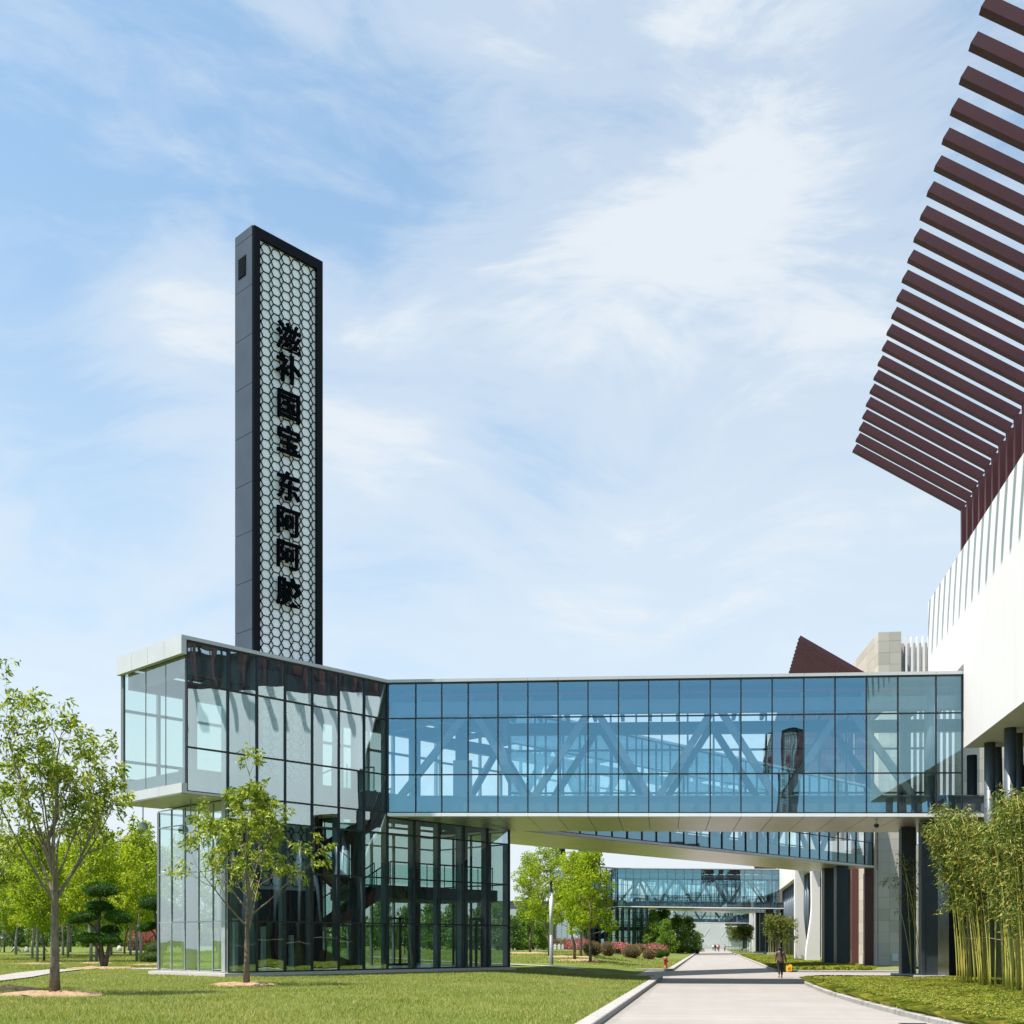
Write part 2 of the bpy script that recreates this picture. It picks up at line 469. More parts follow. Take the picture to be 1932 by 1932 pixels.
t = NT('kerb_stone')
pos = t.coord(); a = t.noise(pos, 3, 5, 0.65)
c = t.ramp(a, [(0.3, (0.25, 0.24, 0.225)), (0.7, (0.35, 0.337, 0.32))])
sx = t.n('ShaderNodeSeparateXYZ'); t.l(pos, sx.inputs[0])
jm = t.math('LESS_THAN', t.math('FRACT', sx.outputs[1]), 0.012)
c = t.mix(jm, c, (0.15, 0.14, 0.13))
M['kerb'] = t.done(t.bsdf(c, 0.85, 0, 0.25, t.noise(pos, 40, 3), 0.3, 0.01))

# lawn soil and turf under the blades
def turf(name, dark, mid, dry, s1=0.22):
    t = NT(name)
    pos = t.coord()
    a = t.noise(pos, s1, 4, 0.6, 0.4); b = t.noise(pos, 2.2, 5, 0.7); d = t.noise(t.coord((1, 1, 1)), 18, 4, 0.75)
    c = t.ramp(t.math('ADD', t.math('MULTIPLY', a, 0.55), t.math('MULTIPLY', b, 0.45)), [(0.36, dark), (0.52, mid), (0.68, dry)])
    c = t.mix(t.ramp(d, [(0.35, 0.55), (0.62, 0.0)]), c, tuple(x * 0.45 for x in dark))
    return t.done(t.bsdf(c, 0.95, 0, 0.1, d, 0.8, 0.05))
M['turf'] = turf('lawn_turf', (0.082, 0.125, 0.024), (0.14, 0.18, 0.038), (0.26, 0.24, 0.09))
M['ground'] = turf('far_ground', (0.075, 0.115, 0.028), (0.115, 0.15, 0.042), (0.19, 0.175, 0.08), 0.05)
M['bed'] = plain('planting_bed', (0.12, 0.14, 0.035), 0.95, 0, 0.35, 2.5)
M['blade'] = leaf('grass_blade', [(0.12, 0.205, 0.028), (0.20, 0.29, 0.046), (0.30, 0.365, 0.075), (0.50, 0.47, 0.18)], 0.4, 0.6, None, 0.32)
M['tuft'] = leaf('sedge_blade', [(0.22, 0.33, 0.05), (0.36, 0.47, 0.08), (0.48, 0.55, 0.12), (0.64, 0.60, 0.18)], 0.35, 0.55)

M['bark_grey'] = bark('grey_bark', (0.14, 0.11, 0.08), (0.27, 0.222, 0.165))
M['bark_dark'] = bark('dark_bark', (0.085, 0.07, 0.058), (0.16, 0.135, 0.11))
M['bark_pale'] = bark('pale_bark', (0.27, 0.24, 0.205), (0.42, 0.385, 0.335))
M['leaf_near'] = leaf('chestnut_leaf', [(0.10, 0.18, 0.010), (0.21, 0.33, 0.018), (0.38, 0.49, 0.035), (0.66, 0.70, 0.16)], 0.42, 0.35)
M['leaf_lime'] = leaf('lime_maple_leaf', [(0.20, 0.33, 0.016), (0.30, 0.45, 0.022), (0.40, 0.54, 0.032), (0.50, 0.58, 0.05)], 0.5, 0.5)
M['leaf_yellow'] = leaf('yellow_maple_leaf', [(0.24, 0.38, 0.02), (0.36, 0.50, 0.03), (0.46, 0.58, 0.04), (0.56, 0.62, 0.07)], 0.5, 0.5)
M['leaf_mid'] = leaf('mid_green_leaf', [(0.12, 0.23, 0.03), (0.19, 0.33, 0.045), (0.28, 0.43, 0.06)], 0.4, 0.45)
M['leaf_dark'] = leaf('deep_green_leaf', [(0.075, 0.16, 0.035), (0.12, 0.22, 0.05), (0.17, 0.28, 0.068)], 0.3, 0.5)
M['needle'] = leaf('pine_needle', [(0.03, 0.10, 0.016), (0.055, 0.16, 0.022), (0.09, 0.22, 0.03)], 0.2, 0.5)
M['photinia'] = leaf('red_tipped_shrub_leaf', [(0.09, 0.13, 0.035), (0.19, 0.19, 0.065), (0.38, 0.20, 0.12), (0.55, 0.32, 0.21)], 0.3, 0.4, (1, 0.85, 0.6))
M['azalea'] = leaf('pink_flower', [(0.16, 0.10, 0.05), (0.48, 0.12, 0.13), (0.62, 0.20, 0.20), (0.70, 0.28, 0.27)], 0.3, 0.6, (1, 0.8, 0.8))
M['boxwood'] = leaf('green_shrub_leaf', [(0.05, 0.12, 0.012), (0.09, 0.19, 0.018), (0.14, 0.26, 0.025)], 0.35, 0.45)
M['bamboo_leaf'] = leaf('bamboo_leaf', [(0.03, 0.075, 0.012), (0.09, 0.175, 0.025), (0.22, 0.31, 0.05), (0.48, 0.42, 0.10)], 0.26, 0.42)
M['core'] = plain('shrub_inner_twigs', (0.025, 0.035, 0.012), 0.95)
t = NT('bamboo_culm')
pos = t.coord(); g = t.n('ShaderNodeNewGeometry')
c = t.ramp(t.noise(t.coord((0.8, 0.8, 0.12)), 3.5, 3), [(0.32, (0.26, 0.28, 0.05)), (0.5, (0.44, 0.41, 0.075)), (0.7, (0.58, 0.43, 0.08))])
sx = t.n('ShaderNodeSeparateXYZ'); t.l(pos, sx.inputs[0])
ring = t.math('LESS_THAN', t.math('FRACT', t.math('DIVIDE', sx.outputs[2], 0.27)), 0.07)
c = t.mix(t.math('MULTIPLY', ring, 0.75), c, (0.36, 0.33, 0.20))
M['culm'] = t.done(t.bsdf(c, 0.4, 0, 0.5))
for nm, col, rg in (('skin', (0.45, 0.27, 0.19), 0.5), ('hair', (0.012, 0.010, 0.009), 0.45), ('brown_jacket', (0.115, 0.072, 0.058), 0.85),
                    ('black_cloth', (0.012, 0.012, 0.014), 0.85), ('yellow_bag', (0.85, 0.50, 0.03), 0.6), ('orange_shoe', (0.62, 0.25, 0.05), 0.6),
                    ('bag_print', (0.55, 0.12, 0.04), 0.6), ('red_cloth', (0.55, 0.10, 0.08), 0.8), ('white_cloth', (0.70, 0.68, 0.66), 0.8),
                    ('denim', (0.05, 0.065, 0.11), 0.85), ('grey_cloth', (0.40, 0.37, 0.33), 0.85)):
    M[nm] = plain(nm, col, rg, 0, 0.12, 20)
# ------------------------------------------------------------------ ground
def ss(a, b, x):
    t = np.clip((x - a) / (b - a), 0, 1); return t * t * (3 - 2 * t)
ROAD_L, ROAD_R = -2.32, 3.92
def ground_z(x, y):
    """height of the planted ground; the road is at zero"""
    x = np.asarray(x, float); y = np.asarray(y, float)
    d = ROAD_L - 0.3 - x
    left = 0.13 + 0.33 * ss(0, 7.5, d) * ss(10, 20, y)
    left = left + 0.50 * ss(70, 108, y) * ss(2, 9, d)
    left = left - (left - 0.02) * ss(56.2, 57.2, y) * (1 - ss(71.5, 71.8, y)) * (1 - ss(1.0, 4.0, d))
    right = np.full_like(x, 0.12)
    return np.where(x < ROAD_L - 0.3, left, np.where(x > ROAD_R + 0.15, right, 0.0))
def gz(x, y): return float(ground_z(x, y))
def on_ground(px, py, zmax=400):
    """walk along the sight line of a picture point until it meets the ground"""
    Z = 8.0
    while Z < zmax:
        p = P(px, Z)
        z = CAMZ - (py - 1780) / FP * Z
        if z <= gz(p.x, p.y): return Vector((p.x, p.y, gz(p.x, p.y)))
        Z *= 1.004
    p = P(px, zmax); return Vector((p.x, p.y, gz(p.x, p.y)))
def depth(p): return -p[0] * math.sin(YAW) + p[1] * math.cos(YAW)

def grid_sheet(name, xs, ys, zf, mat, keep=None):
    X, Y = np.meshgrid(xs, ys)
    Z = zf(X, Y)
    v = np.stack([X, Y, Z], -1).reshape(-1, 3)
    nx, ny = len(xs), len(ys)
    i = np.arange(nx * ny).reshape(ny, nx)
    f = np.stack([i[:-1, :-1], i[:-1, 1:], i[1:, 1:], i[1:, :-1]], -1).reshape(-1, 4)
    if keep is not None:
        cx = v[f].mean(1); f = f[keep(cx[:, 0], cx[:, 1])]
    return npmesh(name, v, f, mat, smooth=True)
g = MB(); g.box(-1800, -600, -0.6, 1800, 3200, -0.12)
tag(g.build('ground', M['ground']), kind='structure')
g = MB(); g.face([(ROAD_L - 0.05, -60, 0), (ROAD_R + 0.05, -60, 0), (ROAD_R + 0.05, 352, 0), (ROAD_L - 0.05, 352, 0)])
g.face([(-9, 56.9, 0.001), (ROAD_L - 0.05, 56.9, 0.001), (ROAD_L - 0.05, 71.6, 0.001), (-9, 71.6, 0.001)])
g.face([(ROAD_R + 0.05, 52.0, 0.001), (24, 52.0, 0.001), (24, 70.3, 0.001), (ROAD_R + 0.05, 70.3, 0.001)])
# flare of the road towards the camera on the right
g.face([(ROAD_R + 0.05, -60, 0), (9, -60, 0), (9, 52.0, 0), (ROAD_R + 0.05, 52.0, 0)])
tag(g.build('road', M['road']), kind='structure')
xs = np.concatenate([np.linspace(-150, -40, 30), np.linspace(-39, ROAD_L - 0.29, 75)])
ys = np.concatenate([np.linspace(-50, 8, 12), np.linspace(10, 130, 160), np.linspace(135, 360, 30)])
def nubble(X, Y): return ground_z(X, Y) + 0.02 * np.sin(X * 1.7 + np.sin(Y)) * np.cos(Y * 1.3)
tag(grid_sheet('lawn', xs, ys, nubble, M['turf'], lambda x, y: ~((y > 57.0) & (y < 71.75) & (x > -4.0))), kind='structure')
# right verge: near bed (flared kerb) and far beds
def right_edge(y): return ROAD_R + 0.16 + 0.0022 * np.clip(44 - y, 0, 60) ** 2 * 1.15 + np.where(y < 60, 0.22 * np.clip(y - 49.2, 0, 3) ** 2, 0)
def verge_z(x, y):
    u = np.clip((x - right_edge(y)) / 8.0, 0, 1)
    return 0.12 + 0.05 * np.sin(x * 2.1) * np.cos(y * 1.4) * u + 0.14 * ss(0.2, 0.8, u) * (1 - ss(43, 47, y))
def verge(name, y0, y1, x1):
    ny, nx = 90, 24
    ys = np.linspace(y0, y1, ny); u = np.linspace(0, 1, nx)
    Y = np.repeat(ys[:, None], nx, 1); X0 = right_edge(ys)[:, None]
    X = X0 + (x1 - X0) * u[None]
    Z = verge_z(X, Y)
    v = np.stack([X, Y, Z], -1).reshape(-1, 3); i = np.arange(nx * ny).reshape(ny, nx)
    f = np.stack([i[:-1, :-1], i[:-1, 1:], i[1:, 1:], i[1:, :-1]], -1).reshape(-1, 4)
    return tag(npmesh(name, v, f, M['bed'], smooth=True), kind='structure')
verge('verge', 2, 51.7, 13)
verge('verge', 70.6, 190, 13)
# kerbs
def kerb(pts, w, h, side):
    """swept kerb; side = +1 puts its body to the left of the path"""
    m = MB(); pts = [Vector(p) for p in pts]
    prof = [(0, -0.05), (0, h - 0.02), (0.02, h), (w, h), (w, -0.05)]
    ring = []
    for i, p in enumerate(pts):
        a = (pts[i] - pts[i - 1]).normalized() if i else (pts[1] - pts[0]).normalized()
        b = (pts[i + 1] - pts[i]).normalized() if i + 1 < len(pts) else a
        d = (a + b).normalized(); k = 1 / max(0.4, d.dot(a))
        nrm = Vector((-d.y, d.x, 0)) * side * k
        ring.append([p + nrm * o + Vector((0, 0, z)) for o, z in prof])
    for r0, r1 in zip(ring, ring[1:]):
        for k in range(len(prof) - 1): m.face([r0[k], r1[k], r1[k + 1], r0[k + 1]])
    m.face(ring[0]); m.face(list(reversed(ring[-1])))
    return tag(m.build('kerb', M['kerb']), kind='structure')
kerb([(ROAD_L, y, 0) for y in range(-20, 57, 3)] + [(ROAD_L, 56.4, 0)], 0.34, 0.15, 1)
kerb([(-7.5, 73.1, 0.1), (-5.6, 72.2, 0.03), (-4.8, 71.6, 0), (ROAD_L - 0.35, 71.5, 0), (ROAD_L, 72.0, 0)] + [(ROAD_L, y, 0) for y in range(76, 350, 8)], 0.34, 0.15, 1)
rk = [(float(right_edge(np.array(y))) - 0.16, y, 0) for y in range(2, 50, 2)] + [(3.97, 49.6, 0), (4.22, 50.5, 0), (4.75, 51.3, 0), (5.6, 51.75, 0), (7, 51.9, 0), (13, 51.9, 0)]
kerb(rk, 0.17, 0.13, -1)
kerb([(13, 70.2, 0), (6.2, 70.3, 0), (5.0, 70.7, 0), (4.2, 72, 0), (ROAD_R, 75, 0)] + [(ROAD_R, y, 0) for y in range(80, 340, 8)], 0.17, 0.13, -1)

# ------------------------------------------------------------------ glazed walls
rng = random.Random(7)
def curtain(parent, o, d, svals, rows_of, zfun, gmat, fmat, fw=0.055, fd=0.12, out=0.0, pane='glass_pane', frame='mullion_frame', tilt=0.009, merge=False, skip=None):
    """panes between the verticals svals and the levels rows_of(i); d is a unit direction in plan"""
    o = Vector((o[0], o[1], 0)); d = Vector((d[0], d[1], 0)); nrm = Vector((d.y, -d.x, 0))   # outward
    pt = lambda s, z, off=0.0: o + d * s + nrm * off + Vector((0, 0, z + zfun(s)))
    fr = MB(); mg = MB(); zs_done = {}
    for i in range(len(svals) - 1):
        a, b = svals[i], svals[i + 1]
        rows = rows_of(i)
        for r0, r1 in zip(rows, rows[1:]):
            j = [rng.uniform(-tilt, tilt) for _ in range(4)]
            q = [pt(a, r0, j[0]), pt(b, r0, j[1]), pt(b, r1, j[1] + j[2]), pt(a, r1, j[0] + j[2])]
            if merge: mg.face(q)
            else:
                m = MB(); m.face(q); m.build(pane, gmat, parent)
        for z in rows: fr.bar(pt(a, z, out), pt(b, z, out), fd, fw)
        for s in (a, b):
            lo, hi = rows[0], rows[-1]
            if s not in zs_done: zs_done[s] = [lo, hi]
            else: zs_done[s] = [min(lo, zs_done[s][0]), max(hi, zs_done[s][1])]
    for s, (lo, hi) in zs_done.items():
        if s == skip: continue
        fr.bar(pt(s, lo - fw / 2 - 0.003, out), pt(s, hi + fw / 2 + 0.003, out), fd + 0.006, fw + 0.002, up=tuple(d))
    if merge: mg.build(pane, gmat, parent)
    fr.build(frame, fmat, parent)

def fins(parent, o, d, svals, zlo, zhi, zfun, mat, depth_=0.22, w=0.05, off=-0.2, name='glazing_post'):
    """inner posts behind the verticals"""
    o = Vector((o[0], o[1], 0)); d = Vector((d[0], d[1], 0)); nrm = Vector((d.y, -d.x, 0))
    m = MB()
    for s in svals:
        q = o + d * s + nrm * off + Vector((0, 0, zfun(s)))
        m.bar(q + Vector((0, 0, zlo)), q + Vector((0, 0, zhi)), depth_, w, up=tuple(d))
    m.build(name, mat, parent)

# ------------------------------------------------------------------ plan of the glass pavilion and its bridges
Bc = Vector((-11.0, 43.5))                       # camera-frame corner of the lower block
D1c, D2c = Vector((0.692, 0.722)), Vector((-0.722, 0.692))
B2 = c2w(*Bc); D1 = c2w(*D1c).normalized(); D2 = c2w(*D2c).normalized()
def pv(s, w, z): p = B2 + D1 * s + D2 * w; return Vector((p.x, p.y, z))
flat = lambda s: 0.0
WID = 5.3
ROWS_UP = [7.48, 9.14, 11.56, 13.12]
ROWS_LO = [0.63, 2.62, 4.62, 6.58]
def obar(m, s0, s1, w0, w1, z0, z1, mi=0):      # box in pavilion coordinates
    m.hexa([pv(s0, w0, z0), pv(s1, w0, z0), pv(s1, w1, z0), pv(s0, w1, z0), pv(s0, w0, z1), pv(s1, w0, z1), pv(s1, w1, z1), pv(s0, w1, z1)], mi)

WU = 4.93                                        # depth of the upper box at its free end
def make_pavilion():
    root = thing('glass_pavilion', 'nearest glazed pavilion with a jutting upper box at the left and a stair inside', 'glass building', pv(7, 2.6, 0.4))
    # plinth
    m = MB(); obar(m, -0.32, 15.9, -0.30, WID + 0.3, 0.2, 0.60); m.build('plinth', M['plinth'], root)
    # front wall
    s_all = [-1.78, 0.0, 1.315, 2.64, 3.975, 5.34, 6.70, 8.0]
    s_lo = [8.0, 9.56, 11.09, 12.62, 14.2, 15.68]
    curtain(root, B2, D1, s_all, lambda i: ROWS_UP if i == 0 else ROWS_LO + ROWS_UP, flat, M['front_glass'], M['mullion'])
    curtain(root, B2, D1, s_lo, lambda i: ROWS_LO + [7.26], flat, M['front_glass'], M['mullion'], skip=8.0)
    fins(root, B2, D1, s_all[1:], 0.63, 13.0, flat, M['mullion_grey'], 0.26, 0.12, -0.24)
    fins(root, B2, D1, s_lo[1:], 0.63, 7.2, flat, M['mullion_grey'], 0.26, 0.12, -0.24)
    # left walls: upper box with frameless joints, lower block with fine bars (facing -D1)
    oL = B2 + D1 * -1.78 + D2 * WU
    up = [0.0, 1.85, 3.40, WU]
    curtain(root, oL, -D2, up, lambda i: [7.76, 12.72], flat, M['side_glass'], M['mullion_grey'], 0.013, 0.03, 0, 'side_pane', 'side_joint')
    oL2 = B2 + D2 * WID
    lo = [WID * k / 5 for k in range(6)]
    curtain(root, oL2, -D2, lo, lambda i: ROWS_LO + [7.28], flat, M['low_side_glass'], M['mullion_grey'], 0.035, 0.06, 0, 'side_pane', 'side_joint')
    # right end and back of the lower block, back of the upper box
    curtain(root, B2 + D1 * 15.68, D2, [0, 1.3, 2.65, 3.95, WID], lambda i: ROWS_LO + [7.2], flat, M['rear_glass'], M['mullion'], 0.055, 0.12, 0, 'rear_pane', 'rear_frame', 0.003, True)
    sb = [0, 1.42, 2.85, 4.27, 5.7, 7.12, 8.55, 9.97, 11.4, 12.8, 14.25, 15.68]
    ob = B2 + D1 * 15.68 + D2 * WID
    curtain(root, ob, -D1, sb, lambda i: ROWS_LO + [7.2], flat, M['rear_glass'], M['steel'], 0.07, 0.16, 0, 'rear_pane', 'rear_frame', 0.003, True)
    sb2 = [0, 1.6, 3.2, 4.8, 6.4, 8.0, 9.6, 11.2, 12.8, 14.4, 15.9, 17.46]
    curtain(root, B2 + D1 * 15.68 + D2 * WU, -D1, sb2, lambda i: [7.5, 8.3, 9.14, 11.2, 13.0], flat, M['rear_glass'], M['steel'], 0.09, 0.2, 0, 'rear_pane', 'rear_frame', 0.003, True)
    # roof with its fascias
    m = MB(); obar(m, -1.9, 15.7, 0.10, WU - 0.02, 13.12, 13.24); m.build('roof', M['interior'], root)
    m = MB()
    obar(m, -2.02, 8.02, -0.08, 0.10, 13.16, 13.30)            # thin front edge
    for k in range(4):                                             # deep left edge in four panels
        w0 = -0.07 + k * (WU + 0.17) / 4
        obar(m, -2.03, -1.82, w0, w0 + (WU + 0.17) / 4 - 0.012, 12.60, 13.297)
    m.build('roof_fascia', M['fascia'], root)
    m = MB()
    obar(m, -1.81, 8.0, -0.06, 0.06, 13.13, 13.158)
    m.build('gasket', M['mullion'], root)
    m = MB()                                                       # bottom edge of the upper box
    for k in range(3):
        w0 = -0.07 + k * (WU + 0.15) / 3
        obar(m, -2.02, -1.80, w0, w0 + (WU + 0.15) / 3 - 0.012, 7.40, 7.765)
    obar(m, -1.80, -0.03, -0.07, 0.05, 7.39, 7.47)
    m.build('floor_fascia', M['fascia'], root)
    m = MB(); obar(m, -1.99, 0.0, 0.06, WU + 0.05, 7.36, 7.42); m.build('soffit', M['soffit'], root)
    # floors
    m = MB(); obar(m, -1.75, 8.0, 0.35, WID - 0.2, 7.43, 7.62); m.build('upper_floor', M['slab'], root)
    m = MB(); obar(m, -1.7, 15.6, 0.42, 0.72, 7.70, 8.40); obar(m, -1.7, 15.6, WID - 0.72, WID - 0.42, 7.70, 8.40)
    obar(m, -1.70, -1.40, 0.73, WID - 0.73, 7.70, 8.30); m.build('edge_beam', M['steel'], root)
    m = MB(); obar(m, 8.6, 15.5, 0.6, WID - 0.4, 3.78, 4.34); m.build('mezzanine_floor', M['slab'], root)
    m = MB(); obar(m, 0.06, 15.6, 0.06, WID - 0.06, 0.60, 0.64); m.build('ground_floor', M['floor_int'], root)
    # roof beams and tubes lights
    m = MB()
    for w in (0.45, WID - 0.75): obar(m, -1.6, 15.4, w, w + 0.3, 12.05, 12.75)
    for s in (-1.3, 1.3, 3.9, 6.6, 9.3, 12.0, 14.6): obar(m, s, s + 0.22, 0.76, WID - 0.76, 12.15, 12.70)
    for w in (1.4, 2.5, 3.6): obar(m, -1.55, 15.4, w, w + 0.14, 12.76, 12.95)
    m.build('roof_beam', M['steel'], root)
    # columns
    for s in (0.9, 7.1, 13.4):
        for w in (0.95, WID - 0.95):
            m = MB()
            p = pv(s, w, 0)
            m.lathe((p.x, p.y, 0), [(0.30, 0.62), (0.30, 7.42), (0.30, 7.63), (0.30, 12.05)], 20)
            m.build('column', M['interior' if s < 1 else 'steel'], root, True)
    # stairs: four flights with red brown sides, glass rails
    def flight(s0, z0, s1, z1, w0, w1):
        st = MB(); n = max(4, int(abs(z1 - z0) / 0.165)); dd = 1 if s1 > s0 else -1
        for w in (w0, w1):
            a, b = pv(s0, w, z0), pv(s1, w, z1)
            st.bar(a + Vector((0, 0, 0.0)), b, 0.07, 0.42)
        o = st.build('stair_stringer', M['redwood'], root)
        sp = MB()
        u0, u1 = min(w0, w1) + 0.04, max(w0, w1) - 0.04
        lo_, hi_ = pv(s0, u0, z0 - 0.15), pv(s1, u0, z1 - 0.15)
        sp.face([pv(s0, u0, z0 - 0.17), pv(s0, u1, z0 - 0.17), pv(s1, u1, z1 - 0.17), pv(s1, u0, z1 - 0.17)])
        for k in range(n):
            s = s0 + (s1 - s0) * k / n; z = z0 + (z1 - z0) * (k + 0.5) / n
            sa, sb_ = sorted((s, s + dd * abs(s1 - s0) / n * 1.1))
            obar(sp, sa, sb_, u0, u1, z - 0.02, z + 0.02)
        sp.build('stair_tread', M['redwood'], o)
        rl = MB(); gl = MB()
        for w in (w0, w1):
            a, b = pv(s0, w, z0 + 1.12), pv(s1, w, z1 + 1.12)
            rl.tube([a, b], 0.035, 6)
            for k in range(5):
                q = a.lerp(b, k / 4); rl.tube([q, q - Vector((0, 0, 0.98))], 0.022, 5)
            gl.face([a - Vector((0, 0, 0.1)), b - Vector((0, 0, 0.1)), b - Vector((0, 0, 0.92)), a - Vector((0, 0, 0.92))])
        rr = rl.build('handrail', M['rail'], root); gl.build('rail_glass', M['rail_glass'], rr)
    flight(8.4, 0.72, 3.0, 2.55, 3.1, 4.3)
    flight(6.0, 2.62, 8.9, 4.30, 0.95, 2.0)
    flight(8.6, 4.36, 6.1, 5.95, 3.1, 4.3)
    flight(6.1, 6.0, 9.0, 7.62, 0.95, 2.0)
    m = MB(); obar(m, 1.7, 3.0, 3.1, 4.4, 2.40, 2.60); obar(m, 5.7, 6.6, 0.95, 4.3, 5.82, 5.98); m.build('stair_landing', M['redwood'], root)
    # railing round the mezzanine
    m = MB(); gl = MB()
    for w in (0.75,):
        for s in (8.8, 9.9, 11.0, 12.1, 13.2, 14.3, 15.3):
            q = pv(s, w, 4.34); m.tube([q, q + Vector((0, 0, 1.08))], 0.024, 6)
        m.tube([pv(8.8, w, 5.42), pv(15.3, w, 5.42)], 0.035, 6)
        gl.face([pv(8.85, w, 4.46), pv(15.25, w, 4.46), pv(15.25, w, 5.3), pv(8.85, w, 5.3)])
    o = m.build('railing', M['rail'], root); gl.build('rail_glass', M['rail_glass'], o)
    m = MB(); gl = MB()
    for s in (5.6, 6.4, 7.2, 7.9):
        q = pv(s, 0.8, 7.62); m.tube([q, q + Vector((0, 0, 1.9))], 0.026, 6)
    m.tube([pv(4.2, 0.8, 8.55), pv(5.6, 0.8, 9.2), pv(7.9, 0.8, 9.55)], 0.035, 6)
    gl.face([pv(5.65, 0.8, 7.75), pv(7.85, 0.8, 7.75), pv(7.85, 0.8, 9.35), pv(5.65, 0.8, 9.1)])
    o = m.build('railing', M['rail'], root); gl.build('rail_glass', M['rail_glass'], o)
    # glazed entrance door set behind the front glass, on the far side
    d = MB()
    for s in (12.2, 13.0, 13.85): obar(d, s, s + 0.08, WID - 0.32, WID - 0.20, 0.64, 3.05)
    obar(d, 12.28, 13.85, WID - 0.32, WID - 0.20, 2.95, 3.05); obar(d, 12.28, 13.85, WID - 0.32, WID - 0.2, 0.64, 0.76)
    o = d.build('entrance_door', M['mullion'], root)
    h = MB()
    for s in (12.9, 13.18): h.tube([pv(s, WID - 0.45, 1.2), pv(s, WID - 0.45, 2.2)], 0.025, 6)
    h.build('door_handle', M['rail'], o)
    d = MB()
    for s in (13.3, 14.05): obar(d, s, s + 0.07, 0.20, 0.32, 0.66, 2.95)
    obar(d, 13.37, 14.05, 0.2, 0.32, 2.85, 2.95); obar(d, 13.66, 13.74, 0.21, 0.31, 0.66, 2.84)
    o = d.build('entrance_door', M['mullion'], root)
    h = MB(); h.tube([pv(13.6, 0.12, 1.2), pv(13.6, 0.12, 2.1)], 0.022, 6); h.build('door_handle', M['rail'], o)
    # white display posts standing inside the front wall
    m = MB()
    for s, h in ((0.65, 2.1), (1.95, 1.8), (3.3, 1.45)): obar(m, s, s + 0.16, 0.55, 0.70, 0.64, 0.64 + h)
    m.build('display_post', M['fascia_white'], root)
    return root
pavilion = make_pavilion()

